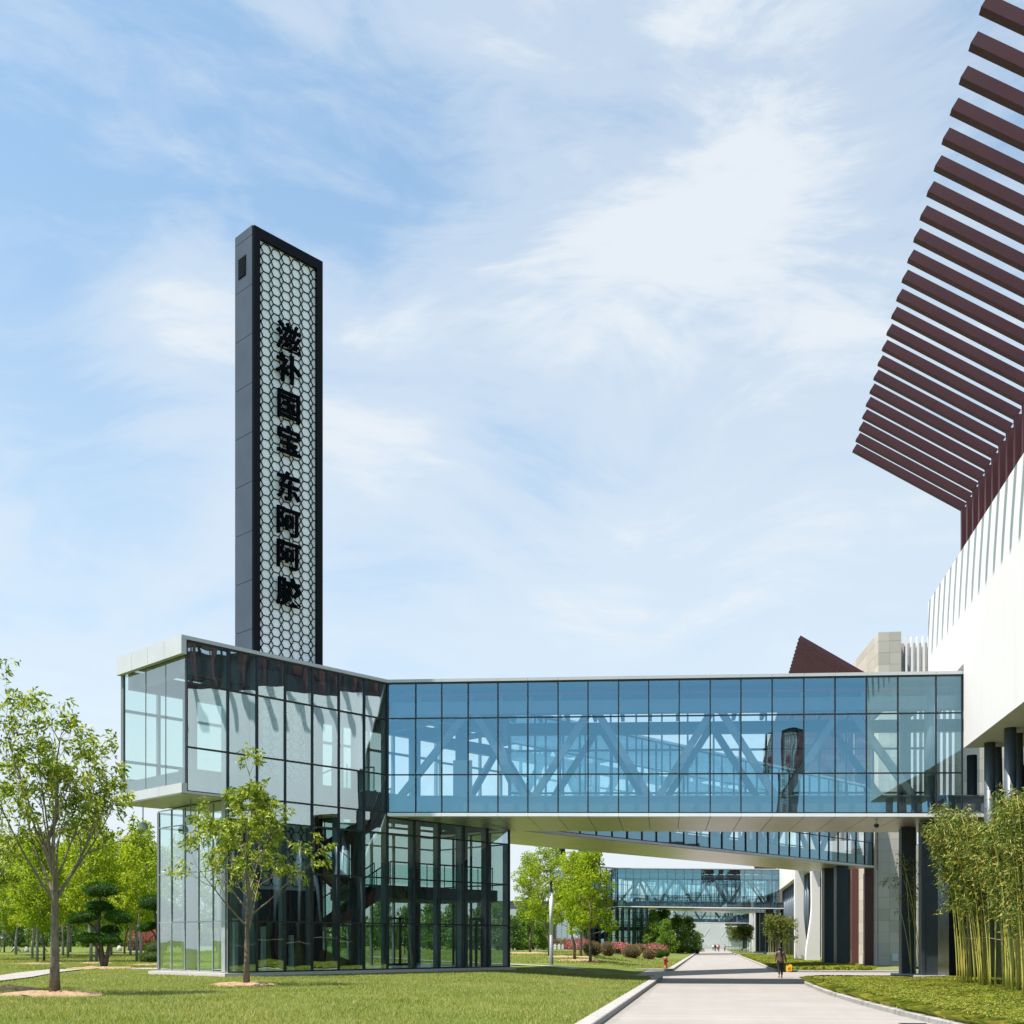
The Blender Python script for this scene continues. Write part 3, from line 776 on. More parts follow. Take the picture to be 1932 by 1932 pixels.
# ------------------------------------------------------------------ sign tower
def make_tower():
    S0, S1, W0, W1, TOP = 2.136, 5.58, 1.50, 2.76, 31.2
    root = thing('sign_tower', 'tallest dark slab tower in view with black Chinese characters on a white hexagon lattice', 'sign tower', pv(3.86, 2.1, 0.5))
    m = MB(); obar(m, S0, S1, W0 + 0.12, W1, 0.5, TOP - 0.004)
    m.build('core_shell', M['tower_black'], root)
    # slate cladding panels on the left side
    m = MB(); zb = 0.5; k = 0
    hts = [0.9, 1.55, 1.3, 1.55, 1.45, 1.6]
    while zb < TOP - 0.01:
        h = min(2.02, TOP - zb); obar(m, S0 - 0.06, S0 - 0.001, W0 + 0.015, W1 + 0.01, zb + 0.018, zb + h - 0.004); zb += h
    m.build('slate_cladding', M['tower'], root)
    v = MB()
    for k in range(8): obar(v, S0 - 0.10, S0 - 0.076, W0 + 0.48, W0 + 0.98, 29.38 + k * 0.1, 29.43 + k * 0.1)
    obar(v, S0 - 0.075, S0 - 0.061, W0 + 0.45, W0 + 1.01, 29.33, 30.17); v.build('vent_grille', M['tower_black'], root)
    # frame around the lattice
    bw = 0.29
    m = MB()
    obar(m, S0 - 0.002, S0 + bw, W0 - 0.06, W0 + 0.119, 0.5, TOP); obar(m, S1 - bw, S1 + 0.01, W0 - 0.06, W0 + 0.119, 0.5, TOP)
    obar(m, S0 + bw, S1 - bw, W0 - 0.06, W0 + 0.119, TOP - 0.42, TOP - 0.003)
    m.build('front_frame', M['tower_black'], root)
    m = MB(); obar(m, S0 + bw, S1 - bw, W0 + 0.09, W0 + 0.118, 4.0, TOP - 0.42); m.build('back_panel', M['tower_panel'], root)
    # lattice: rows of flat topped hexagons whose side corners touch
    pw = (S1 - S0 - 2 * bw) / 5.7; ph = 0.385; e = pw * 0.27
    lat = MB(); zt = TOP - 0.42; s_c = S0 + bw + pw * 0.72; L, Rr = S0 + bw, S1 - bw
    def seg(a, b):
        (sa, za), (sb, zb_) = a, b
        if sa > sb: sa, za, sb, zb_ = sb, zb_, sa, za
        if sb <= L or sa >= Rr: return
        if sa < L: za += (zb_ - za) * (L - sa) / (sb - sa); sa = L
        if sb > Rr: zb_ = za + (zb_ - za) * (Rr - sa) / (sb - sa); sb = Rr
        if max(za, zb_) > zt or min(za, zb_) < 4.0: return
        lat.bar(pv(sa, W0 + 0.06, za), pv(sb, W0 + 0.06, zb_), 0.024, 0.034)
    for r in range(-1, 82):
        z = zt - 0.25 - r * ph
        for c_ in range(-1, 7):
            s = s_c + c_ * pw
            seg((s - e, z + ph / 2), (s + e, z + ph / 2))
            seg((s + e, z + ph / 2), (s + pw / 2, z)); seg((s + pw / 2, z), (s + e, z - ph / 2))
            seg((s - e, z + ph / 2), (s - pw / 2, z)); seg((s - pw / 2, z), (s - e, z - ph / 2))
    lat.build('hexagon_lattice', M['letter'], root)
    for ch, z in zip('滋补国宝东阿阿胶', (27.2, 25.88, 24.33, 22.9, 20.95, 19.45, 18.05, 16.52)):
        cu = bpy.data.curves.new('character', 'FONT')
        cu.body = ch; cu.size = 1.27; cu.align_x = 'CENTER'; cu.align_y = 'CENTER'
        cu.extrude = 0.055; cu.offset = 0.018; cu.resolution_u = 4
        to = bpy.data.objects.new('character', cu); C.objects.link(to)
        bpy.context.view_layer.update()
        me = bpy.data.meshes.new_from_object(to.evaluated_get(bpy.context.evaluated_depsgraph_get()))
        bpy.data.objects.remove(to)
        me.name = 'character'
        xs_ = [v.co.x for v in me.vertices]; ys_ = [v.co.y for v in me.vertices]
        mid = Vector(((min(xs_) + max(xs_)) / 2, (min(ys_) + max(ys_)) / 2, 0))
        X3 = Vector((D1.x, D1.y, 0)); N3 = Vector((-D2.x, -D2.y, 0))
        base = pv(3.80, W0 - 0.10, z) - parent_loc(root)
        for v in me.vertices:
            q = v.co - mid
            v.co = base + X3 * q.x + Vector((0, 0, q.y)) + N3 * q.z
        me.materials.clear(); me.materials.append(M['letter'])
        o = bpy.data.objects.new('character', me); C.objects.link(o); o.parent = root
    return root
tower = make_tower()

# ------------------------------------------------------------------ near bridge (square to the road)
Pc = Bc + D1c * 8.0
BDc = Vector((0.991, -0.134)); BNc = Vector((0.134, 0.991))
P2 = c2w(*Pc); BD = c2w(*BDc).normalized(); BN = c2w(*BNc).normalized()
SL = -0.0165
def s_at(x):                                    # distance along the bridge front for a picture column
    k = (x - 966) / FP                          # (Pc.x + BDc.x t) = k (Pc.y + BDc.y t)
    return (k * Pc.y - Pc.x) / (BDc.x - k * BDc.y)
def bv(s, w, z): p = P2 + BD * s + BN * w; return Vector((p.x, p.y, z + SL * s))
BW = 6.15
def bbox(m, s0, s1, w0, w1, z0, z1, mi=0, s0b=None, s1b=None):
    s0b = s0 if s0b is None else s0b; s1b = s1 if s1b is None else s1b
    m.hexa([bv(s0, w0, z0), bv(s1, w0, z0), bv(s1b, w1, z0), bv(s0b, w1, z0), bv(s0, w0, z1), bv(s1, w0, z1), bv(s1b, w1, z1), bv(s0b, w1, z1)], mi)
def make_bridge():
    root = thing('glass_skybridge', 'nearest blue glass footbridge crossing square over the road', 'footbridge', bv(12, 3, 7.2))
    xs_ = [731.6, 784.5, 833.5, 883.3, 939.6, 996, 1053, 1109.5, 1167, 1224, 1281.5, 1340, 1398, 1456.8, 1516.5, 1575.5, 1634.7, 1694, 1765.8, 1815]
    sv = [s_at(x) for x in xs_]
    rows = [7.49, 9.14, 11.60, 13.13]
    zf = lambda s: SL * s
    curtain(root, P2, BD, sv, lambda i: rows, zf, M['bridge_glass'], M['mullion'], 0.05, 0.10)
    E = sv[-1]; LB = 4.6                                        # the back side starts where the diagonal wing stands
    ob = P2 + BD * E + BN * BW
    n = 16; sb = [(E - LB) * k / n for k in range(n + 1)]
    curtain(root, ob, -BD, sb, lambda i: [7.49, 8.4, 9.14, 11.2, 13.0], lambda s: SL * (E - s), M['rear_glass'], M['steel'], 0.08, 0.18, 0, 'rear_pane', 'rear_frame', 0.003, True)
    m = MB()
    for a, b in zip(sv, sv[1:]): bbox(m, a + 0.005, b - 0.005, -0.09, 0.12, 13.17, 13.30)
    bbox(m, sv[-1], sv[-1] + 2.0, -0.09, 0.12, 13.17, 13.30)
    m.build('roof_fascia', M['fascia'], root)
    m = MB()
    for a, b in zip(sv, sv[1:]): bbox(m, a + 0.005, b - 0.005, -0.085, 0.10, 7.33, 7.465)
    bbox(m, sv[-1], sv[-1] + 1.6, -0.085, 0.10, 7.33, 7.465)
    m.build('floor_fascia', M['fascia_white'], root)
    m = MB()                                                       # soffit panels with open joints
    edges = [0.0] + sv[3:] + [E + 1.6]
    for a, b in zip(edges, edges[1:]):
        sk = lambda s: LB if s == 0 else max(s, LB) if s < LB else s
        bbox(m, a + 0.012, b - 0.012, 0.0, BW, 7.30, 7.36, 0, max(a + 0.012, LB), max(b - 0.012, LB + 0.2))
    m.build('soffit', M['soffit'], root)
    m = MB(); bbox(m, 0.1, E + 2.5, 0.10, BW - 0.1, 7.40, 7.56, 0, LB, None); m.build('floor_slab', M['slab'], root)
    m = MB(); bbox(m, 0.0, E + 2.5, 0.12, BW, 13.12, 13.22, 0, LB, None); m.build('roof', M['interior'], root)
    # steel inside: edge beams, cross beams, trusses
    m = MB()
    bbox(m, 0.05, E + 2, 0.42, 0.78, 7.60, 8.22); bbox(m, LB, E + 2, BW - 0.78, BW - 0.42, 7.60, 8.22)
    bbox(m, 0.05, E + 2, 0.36, 0.84, 8.22, 8.28); bbox(m, LB, E + 2, BW - 0.84, BW - 0.36, 8.22, 8.28)
    m.build('floor_beam', M['steel'], root)
    m = MB()
    for w in (0.42, BW - 0.78): bbox(m, 0.05 if w < 1 else LB, E + 2, w, w + 0.36, 11.85, 12.40)
    for s in sv[1:]: bbox(m, s - 0.08, s + 0.08, 0.79, BW - 0.79, 12.42, 12.72)
    for w in (1.7, 3.0, 4.3): bbox(m, max(0.3, LB * w / BW), E + 2, w, w + 0.14, 12.74, 12.92)
    m.build('roof_beam', M['steel'], root)
    m = MB(); bbox(m, 0.4, E, 0.80, 0.86, 12.76, 12.84); bbox(m, 5, E, BW - 0.9, BW - 0.84, 12.76, 12.84); m.build('red_pipe', M['hydrant'], root)
    nodes = [(s_at(741), 8.25), (s_at(884), 11.9), (s_at(996), 8.25), (s_at(1117), 11.9), (s_at(1234), 8.25), (s_at(1353), 11.9), (s_at(1475), 8.25), (s_at(1599), 11.9), (s_at(1738), 8.25)]
    for w in (0.6, BW - 0.6):
        for (sa, za), (sb_, zb) in zip(nodes, nodes[1:]):
            if w > 1 and sa < LB - 2.0: continue
            d = 0.12 if za < zb else -0.12
            q = MB(); q.bar(bv(sa + 0.2, w, za), bv(sb_ - 0.2, w, zb), 0.26, 0.30); q.build('truss_brace', M['steel'], root)
    m = MB()
    for x in (1738,):
        for w in (0.6, BW - 0.6):
            p = bv(s_at(x) + 0.5, w, 0); m.lathe((p.x, p.y, 0), [(0.26, 7.5), (0.26, 12.4)], 16)
    m.build('round_post', M['steel'], root, True)
    m = MB()
    for s, w in ((s_at(845), 3.6),):
        bbox(m, s - 0.45, s + 0.45, w, w + 0.05, 8.6, 10.35); bbox(m, s - 0.04, s + 0.04, w + 0.051, w + 0.1, 7.6, 8.6)
    m.build('notice_board', M['fascia'], root)
    # pillars under the right hand end, on concrete pads
    for (px, Z, wd) in ((1751, 47.6, 0.66), (1712, 50.2, 0.62)):
        p = P(px, Z); m = MB()
        a = Vector((BD.x, BD.y, 0)); b = Vector((BN.x, BN.y, 0)); c0 = V3(p, 0)
        m.obox(c0 - a * wd / 2 - b * 0.3 + Vector((0, 0, 0.40)), a * wd, b * 0.6, Vector((0, 0, 6.50)))
        m.obox(c0 - a * (wd / 2 + 0.012) - b * 0.34 + Vector((0, 0, 0.41)), a * 0.14, b * 0.035, Vector((0, 0, 6.48)))
        o = m.build('pillar', M['steel_dark'], root)
        k = MB(); k.obox(c0 - a * 0.62 - b * 0.55 + Vector((0, 0, -0.05)), a * 1.24, b * 1.1, Vector((0, 0, 0.46))); k.build('concrete_pad', M['concrete'], o)
    return root
bridge = make_bridge()

# ------------------------------------------------------------------ diagonal bridge
def make_diagonal():
    root = thing('glass_skybridge', 'diagonal glass footbridge seen from below behind the nearest bridge', 'footbridge', pv(35, 2.6, 7.2))
    s0, s1 = 15.70, 54.3
    n = 29; sv = [s0 + (s1 - s0) * k / n for k in range(n + 1)]
    curtain(root, B2, D1, sv, lambda i: ROWS_UP, flat, M['bridge_glass'], M['mullion'], 0.05, 0.10)
    ob = B2 + D1 * s1 + D2 * WID
    sb = [(s1 - s0) * k / 24 for k in range(25)]
    curtain(root, ob, -D1, sb, lambda i: [7.49, 8.4, 9.14, 11.2, 13.0], flat, M['rear_glass'], M['steel'], 0.08, 0.18, 0, 'rear_pane', 'rear_frame', 0.003, True)
    m = MB()
    for a, b in zip(sv, sv[1:]): obar(m, a + 0.005, b - 0.005, -0.085, 0.10, 7.33, 7.455)
    m.build('floor_fascia', M['fascia'], root)
    m = MB(); obar(m, s0 + 0.02, s1, -0.09, 0.12, 13.17, 13.30); m.build('roof_fascia', M['fascia'], root)
    m = MB()
    e = sv[::3]
    for a, b in zip(e, e[1:] + [s1]):
        if b > a: obar(m, a + 0.012, b - 0.012, 0.0, WID / 2 - 0.01, 7.29, 7.35); obar(m, a + 0.012, b - 0.012, WID / 2 + 0.01, WID, 7.29, 7.35)
    m.build('soffit', M['soffit'], root)
    m = MB(); obar(m, s0 + 0.05, s1, 0.1, WID - 0.1, 7.40, 7.56); m.build('floor_slab', M['slab'], root)
    m = MB(); obar(m, s0 + 0.05, s1, 0.12, WID, 13.12, 13.22); m.build('roof', M['interior'], root)
    m = MB(); obar(m, s0, s1, 0.42, 0.78, 7.6, 8.22); obar(m, s0, s1, WID - 0.78, WID - 0.42, 7.6, 8.22); m.build('floor_beam', M['steel'], root)
    m = MB(); obar(m, s0, s1, 0.42, 0.78, 11.85, 12.4); obar(m, s0, s1, WID - 0.78, WID - 0.42, 11.85, 12.4)
    for s in sv[1::2]: obar(m, s, s + 0.16, 0.79, WID - 0.79, 12.42, 12.7)
    m.build('roof_beam', M['steel'], root)
    for w in (0.6, WID - 0.6):
        s = s0 + 0.8; up = True
        while s < s1 - 3:
            za, zb = (8.25, 11.9) if up else (11.9, 8.25)
            q = MB(); q.bar(pv(s + 0.2, w, za), pv(s + 2.9, w, zb), 0.26, 0.30); q.build('truss_brace', M['steel'], root)
            s += 3.1; up = not up
    for (px, ZZ, wd) in ((1587, 80.3, 0.85), (1562, 83.0, 0.72)):
        q = P(px, ZZ); m = MB()
        a = Vector((math.cos(YAW), math.sin(YAW), 0)); b = Vector((-a.y, a.x, 0))
        m.obox(Vector((q.x, q.y, 0.1)) - a * wd / 2 - b * 0.35, a * wd, b * 0.7, Vector((0, 0, 7.2)))
        o = m.build('pillar', M['steel_dark'], root)
        k = MB(); k.obox(Vector((q.x, q.y, 0.05)) - a * (wd / 2 + 0.35) - b * 0.7, a * (wd + 0.7), b * 1.4, Vector((0, 0, 0.22))); k.build('concrete_pad', M['concrete'], o)
    return root
diagonal = make_diagonal()

# ------------------------------------------------------------------ white hall with the brown pergola
def make_hall(label, nb):
    root = thing('white_hall', label, 'building', (12, 40, 0)); Y0 = 2 if nb > 40 else 30.0
    m = MB()                                          # white hanging wall, notched where the bridge enters
    poly = [(Y0, 9.73), (48.40, 9.73), (48.40, 13.20), (56.0, 13.20), (56.0, 17.95), (Y0, 17.95)]
    n = len(m.v); k = len(poly)
    m.v += [Vector((10.2, y, z)) for y, z in poly] + [Vector((13.2, y, z)) for y, z in poly]
    m.f.append(tuple(n + i for i in reversed(range(k)))); m.f.append(tuple(n + k + i for i in range(k)))
    for i in range(k): m.f.append((n + i, n + (i + 1) % k, n + k + (i + 1) % k, n + k + i))
    m.m += [0] * (k + 2)
    m.build('white_wall', M['hall_white'], root)
    # body behind, dark maroon slats below the white wall
    m = MB(); m.box(13.6, Y0, 18.0, 24, 55.6, 21.3); m.box(14.2, Y0, 0, 24, 56, 17.6); m.build('rear_wall', M['dark_room'], root)
    m = MB()
    for i in range(90):
        y = 3.0 + i * 0.585
        if y > Y0: m.box(13.75, y, 0.1, 14.19, y + 0.16, 9.7)
    m.build('slat_screen', M['maroon_red'], root)
    m = MB(); m.box(10.62, 53.4, 0, 14.1, 55.9, 6.9); m.build('lobby_wall', M['dark_room'], root)
    m = MB(); m.box(13.3, 56.02, 0, 24, 73, 9.0); m.build('reflected_dark_block', M['dark_room'], root)  # unseen dark block added so the pavilion panes mirror something dark
    # pergola
    sp = 1.16
    a, b = Vector((11.65, 0, 22.06)), Vector((6.73, 0, 25.2))
    for i in range(nb):
        y = 55.2 - i * sp
        q = MB(); o = Vector((0, y, 0))
        q.bar(a + o, b + o, 0.27, 0.34, up=(0, 0, 1))
        q.box(11.52, y - 0.13, 17.952 if y > 2 else 12.0, 11.80, y + 0.13, 22.05)
        # recessed groove line along the underside
        q.build('pergola_beam', M['maroon'], root)
    m = MB()
    for i in range(nb * 2):
        y = 55.2 - 0.58 * i - 0.29
        m.box(11.92, y - 0.06, 17.952 if y > 2 else 12.0, 12.10, y + 0.06, 21.9)
    m.build('vertical_fins', M['maroon'], root)
    m = MB(); m.box(12.12, 55.2 - (nb - 1) * sp, 21.2, 12.3, 55.3, 21.9); m.build('top_rail', M['maroon'], root)
    # round grey columns, upright and raking
    for i in range(15):
        y = 50.4 - i * 3.1
        if y < Y0: continue
        q = MB(); q.tube([(10.95, y, 0), (10.95, y, 9.74)], 0.21, 16); q.build('round_column', M['column_grey'], root, True)
        if i:
            q = MB(); q.tube([(11.9, y + 2.0, 0), (11.5, y + 1.2, 9.74)], 0.19, 14); q.build('round_column', M['column_grey'], root, True)
    if nb < 79: return root
    # near wing (behind the camera for this hall): stone lower wall, windows, maroon bands, white curved legs
    m = MB(); tiles(m, Vector((11.9, 2, 0.05)), Vector((0, -1, 0)), 38.0, 12.0, 1.45, 0.86, Vector((-1, 0, 0)))
    m.build('stone_wall', M['stone'], root)
    m = MB(); m.box(11.93, -36, 0, 14.1, 2, 12.0); m.build('wing_wall', M['stone_joint'], root)
    for i, y in enumerate((-33.5, -29.5, -25.5, -21.5, -17.5, -13.5)):
        q = MB(); q.box(11.82, y, 1.2, 11.90, y + 1.0, 7.2); w = q.build('window', M['mullion'], root)
        q = MB(); q.face([(11.815, y + 0.08, 1.3), (11.815, y + 0.92, 1.3), (11.815, y + 0.92, 7.1), (11.815, y + 0.08, 7.1)]); q.build('pane', M['dark_room'], w)
    for y0, y1, xx in ((-37.4, -36.9, 11.3), (-30.6, -30.0, 11.2), (-23.6, -22.4, 11.2), (-12, -10.8, 11.2)):
        q = MB(); q.box(xx, y0, 0, 11.86, y1, 12.0); q.build('maroon_band', M['maroon_red'], root)
    for y, far_leg in ((-15.6, True), (-27.6, False)):
        q = MB(); N_ = 14
        prev = None
        for k_ in range(N_ + 1):
            z = 0.1 + 9.0 * k_ / N_; u = k_ / N_
            c = min(1.0, u / 0.55); c = c * c * (3 - 2 * c); c = c - 0.35 * max(0, u - 0.6)
            w0, w1 = 7.85, 9.0
            if far_leg: w1 -= 0.38 * c
            else: w0 += 0.50 * c
            ring = [Vector((w0, y, z)), Vector((w1, y, z)), Vector((w1, y + 1.4, z)), Vector((w0, y + 1.4, z))]
            if prev:
                for j in range(4): q.face([prev[j], prev[(j + 1) % 4], ring[(j + 1) % 4], ring[j]])
            else: q.face(list(reversed(ring)))
            prev = ring
        q.face(prev); q.build('curved_leg', M['hall_white'], root)
    q = MB(); q.box(7.9, -28.2, 9.12, 11.8, -13.6, 10.2); q.build('leg_beam', M['hall_white'], root)
    return root
def tiles(m, o, d, L, H, tw, th, nrm, gap=0.014, thick=0.025, phase=0.0):
    """stone slabs laid over a wall face: o is the lower corner, d along, nrm outward"""
    up = Vector((0, 0, 1)); s = -phase; flip = d.cross(up).dot(nrm) < 0
    while s < L - 0.02:
        a0, a1 = max(0, s), min(L, s + tw); z = 0
        while z < H - 0.02:
            h = min(th, H - z)
            if a1 - a0 > 0.05:
                q = o + d * (a0 + gap / 2) + up * (z + gap / 2)
                A, Bv = d * (a1 - a0 - gap), up * (h - gap)
                if flip: m.obox(q + A, -A, Bv, nrm * thick)
                else: m.obox(q, A, Bv, nrm * thick)
            z += th
        s += tw
hall = make_hall('white walled hall on the right under a large pergola of brown beams', 24)
far_hall = make_hall('farther white hall whose pergola shows above the nearest bridge roof', 79)
far_hall.location.y += 124.0

# ------------------------------------------------------------------ stone tower beside the hall
def make_stone():
    o2 = P(1657, 83.0); d = c2w(0.995, -0.10).normalized(); nb = Vector((-d.y, d.x))
    root = thing('stone_tower', 'beige stone clad tower with pale upright fins beside the diagonal bridge', 'building', V3(o2, 0))
    D = V3(d, 0); N = V3(nb, 0); o = V3(o2, 0.0)
    fw, H1, H2 = 1.66, 24.75, 24.2
    m = MB(); m.obox(o + N * 0.03 + D * 0.03, D * (fw - 0.06), N * 9.0, Vector((0, 0, H1 - 0.02))); m.obox(o + N * 1.25 + D * (fw - 0.03), D * 9, N * 7, Vector((0, 0, H2 - 0.02)))
    m.obox(o + N * 0.03 + D * (fw - 0.031), D * 6.0, N * 1.2, Vector((0, 0, 9.0)))
    m.build('core_wall', M['stone_joint'], root)
    m = MB()
    tiles(m, o + N * 0.03, D, fw, H1, 0.83, 0.86, -N)
    m.build('stone_cladding', M['stone'], root); m = MB()
    tiles(m, o + D * 0.03 + N * 0.0, N, 9.0, H1, 1.31, 0.86, -D)
    m.build('stone_cladding', M['stone'], root); m = MB()
    tiles(m, o + N * 1.25 + D * (fw - 0.03), D, 9, H2, 1.31, 0.86, -N, phase=0.4)
    m.build('stone_cladding', M['stone'], root); m = MB()
    tiles(m, o + N * 0.03 + D * fw, D, 6.0, 9.0, 1.31, 0.86, -N)
    m.build('stone_cladding', M['stone'], root)
    for k in range(9):
        q = MB(); s = fw + 0.33 + k * 0.42
        q.obox(o + D * s + N * 0.12 + Vector((0, 0, 9.05)), D * 0.13, N * 0.5, Vector((0, 0, H2 + 0.25 - 9.05)))
        q.build('upright_fin', M['fascia_white'], root)
    q = MB(); q.obox(o + D * 1.0 - N * 0.03 + Vector((0, 0, 0.45)), D * 0.42, N * 0.03, Vector((0, 0, 0.55))); q.build('service_hatch', M['lamp_white'], root)
    q = MB(); q.tube([V3(o2 - d * 0.12, 0.1), V3(o2 - d * 0.12, 7.2)], 0.06, 8); q.build('drain_pipe', M['fascia'], root)
    return root
stone = make_stone()

# ------------------------------------------------------------------ the same group of buildings repeats along the road
PER = 124.0
dup(pavilion, (0, PER, 0), 'farther glazed pavilion behind the bright green trees and shrubs')
dup(tower, (0, PER, 0), 'small far sign tower showing above the second crossing bridge')
vp = V3(P(1478, 152), 0); bn3 = Vector((BN.x, BN.y, 0)); k_ = (vp - V3(P2, 0)).dot(bn3)
mirror_at = vp - bn3 * 2 * k_                    # where a tower behind the camera stands to be mirrored in the nearest bridge
dup(tower, mirror_at - Vector((tower.location.x, tower.location.y, 0)), 'dark sign tower seen only as a reflection in the nearest bridge', None, R(184))
dup(bridge, (0, PER, 0), 'second blue glass footbridge crossing the road farther off')
dup(diagonal, (0, PER, 0), 'farther diagonal footbridge just below the second crossing bridge')
dup(bridge, (0, 2 * PER, 0), 'third and farthest footbridge across the road before the end wall')
dup(far_hall, (0, PER, 0), 'farthest white hall at the right near the end of the road')
dup(pavilion, (0, 2 * PER, 0), 'farthest glazed pavilion half hidden by dense green trees')

# ------------------------------------------------------------------ building closing the road, and the buildings at the left rear
def hexlines(m, o, d, nrm, L, H, r, rows, cols, x0, z0):
    for i in range(cols):
        for j in range(rows):
            cx = x0 + i * r * 3.0; cz = z0 + j * r * 1.75 + (0.875 * r if i % 2 else 0)
            pts = [(cx + r * math.cos(math.pi * k / 3), cz + r * 0.87 * math.sin(math.pi * k / 3)) for k in range(6)]
            for k in range(6):
                (a, b), (c_, d_) = pts[k], pts[(k + 1) % 6]
                if 0 <= a <= L and 0 <= c_ <= L and 0 <= b <= H and 0 <= d_ <= H:
                    m.bar(o + d * a + Vector((0, 0, b)) + nrm * 0.03, o + d * c_ + Vector((0, 0, d_)) + nrm * 0.03, 0.06, 0.12, up=(0, 0, 1) if abs(a - c_) > 0.1 else (1, 0, 0))
root = thing('end_building', 'pale grey building with thin hexagon lines closing the far end of the road', 'building', (5, 355, 0))
m = MB(); m.box(-30, 354, -0.1, 40, 366, 18); m.build('pale_wall', M['pale_stone'], root)
m = MB(); hexlines(m, Vector((-30, 354, 0)), Vector((1, 0, 0)), Vector((0, -1, 0)), 70, 8, 3.4, 4, 8, 6, 0.6); m.build('hexagon_relief', M['fascia_white'], root)
m = MB(); m.box(4.6, 353.6, 7.2, 26, 353.98, 12.6); w = m.build('window_band', M['mullion'], root)
for k in range(5):
    m = MB(); m.face([(4.8 + k * 4.2, 353.55, 7.4), (8.8 + k * 4.2, 353.55, 7.4), (8.8 + k * 4.2, 353.55, 12.4), (4.8 + k * 4.2, 353.55, 12.4)]); m.build('pane', M['clear_glass'], w)
m = MB(); m.box(4.4, 352.6, 6.9, 26.2, 353.98, 7.15); m.build('window_ledge', M['fascia_white'], root)
def slab(m, x0, x1, Z, y0, y1, dpt, z0=None, mi=0):
    a, b = P(x0, Z), P(x1, Z); zt = hz_(y0, Z); zb = hz_(y1, Z) if z0 is None else z0
    d = V3(b - a, 0); nb = Vector((-d.y, d.x, 0)).normalized()
    m.obox(V3(a, zb), d, nb * dpt, Vector((0, 0, zt - zb)), mi)
root = thing('grey_building', 'low charcoal building with a pale hexagon patterned wall behind the thin trees', 'building', V3(P(1000, 185), 0))
m = MB(); slab(m, 900, 1075, 185, 1700, 0, 14, 0.0); m.build('charcoal_wall', M['dark_stone'], root)
m = MB(); slab(m, 905, 1017, 183.5, 1715, 0, 1.4, 0.0); m.build('pale_wall', M['pale_stone'], root)
a, b = P(905, 183.4), P(1017, 183.4); d = V3(b - a, 0); L_ = d.length; d.normalize()
m = MB(); hexlines(m, V3(a, 0), d, Vector((d.y, -d.x, 0)), L_, 7.0, 1.5, 4, 3, 2.2, 0.8); m.build('hexagon_relief', M['fascia_white'], root)
m = MB(); slab(m, 1021, 1028, 184.9, 1733, 1748, 0.08)
m.build('window', M['clear_glass'], root)
root = thing('dark_chimney', 'dark slab tower rising behind the top of the brightest green tree', 'tower', V3(P(1056, 190), 0))
m = MB(); slab(m, 1048.5, 1058.5, 190, 1560, 0, 3.0, 0.0); m.build('core_shell', M['tower'], root)
m = MB(); slab(m, 1059.2, 1066.5, 189.6, 1560, 0, 2.0, 0.0); m.build('front_frame', M['tower_black'], root)
# low white balustrade
f = thing('balustrade', 'low white stone balustrade behind the small bushy trees', 'fence', V3(P(1000, 150), gz(*P(1000, 150))))
pr = MB(); rl = MB(); pp = []
for k in range(16):
    p = P(950 + k * 7.5, 150); z = 0.55; pp.append(V3(p, z))
    pr.box(p.x - 0.12, p.y - 0.12, z, p.x + 0.12, p.y + 0.12, z + 1.15)
for a, b in zip(pp, pp[1:]):
    rl.bar(a + Vector((0, 0, 0.92)), b + Vector((0, 0, 0.92)), 0.14, 0.12); rl.bar(a + Vector((0, 0, 0.45)), b + Vector((0, 0, 0.45)), 0.08, 0.72)
pr.build('fence_post', M['white_fence'], f); rl.build('fence_panel', M['white_fence'], f)
# ------------------------------------------------------------------ plants
def leaf_arrays(pts, dirs, size, r, width=0.42, droop=0.25, jit=0.5, fold=0.15):
    """one four cornered folded leaf per point; pts, dirs (n,3)"""
    n = len(pts)
    d = dirs + r.normal(0, jit, (n, 3)); d[:, 2] -= droop
    d /= np.linalg.norm(d, axis=1)[:, None] + 1e-9
    q = r.normal(0, 1, (n, 3)); q[:, 2] *= 0.4
    a = np.cross(d, q); a /= np.linalg.norm(a, axis=1)[:, None] + 1e-9
    nn = np.cross(a, d)
    L = size * r.uniform(0.65, 1.25, n)[:, None]
    w = L * width
    mid = pts + d * L * 0.5 - nn * L * fold
    tip = pts + d * L
    tip[:, 2] -= (L * 0.12)[:, 0]
    v = np.stack([pts, mid + a * w * 0.5, tip, mid - a * w * 0.5], 1).reshape(-1, 3)
    f = np.arange(4 * n).reshape(n, 4)
    return v, f
class Leaves:
    def __init__(s): s.v = []; s.f = []; s.n = 0
    def add(s, v, f): s.v.append(v); s.f.append(f + s.n); s.n += len(v)
    def build(s, name, mat, parent): return npmesh(name, np.concatenate(s.v), np.concatenate(s.f), mat, parent)

def curve(p, d, L, n, r, bend_up, wob):
    pts = [Vector(p)]; d = Vector(d).normalized()
    for i in range(n):
        d = (d + Vector((0, 0, bend_up)) + Vector(r.normal(0, wob, 3))).normalized()
        pts.append(pts[-1] + d * (L / n))
    return pts
def along(pts, t):
    x = t * (len(pts) - 1); i = min(int(x), len(pts) - 2); f = x - i
    return pts[i].lerp(pts[i + 1], f), (pts[i + 1] - pts[i]).normalized()

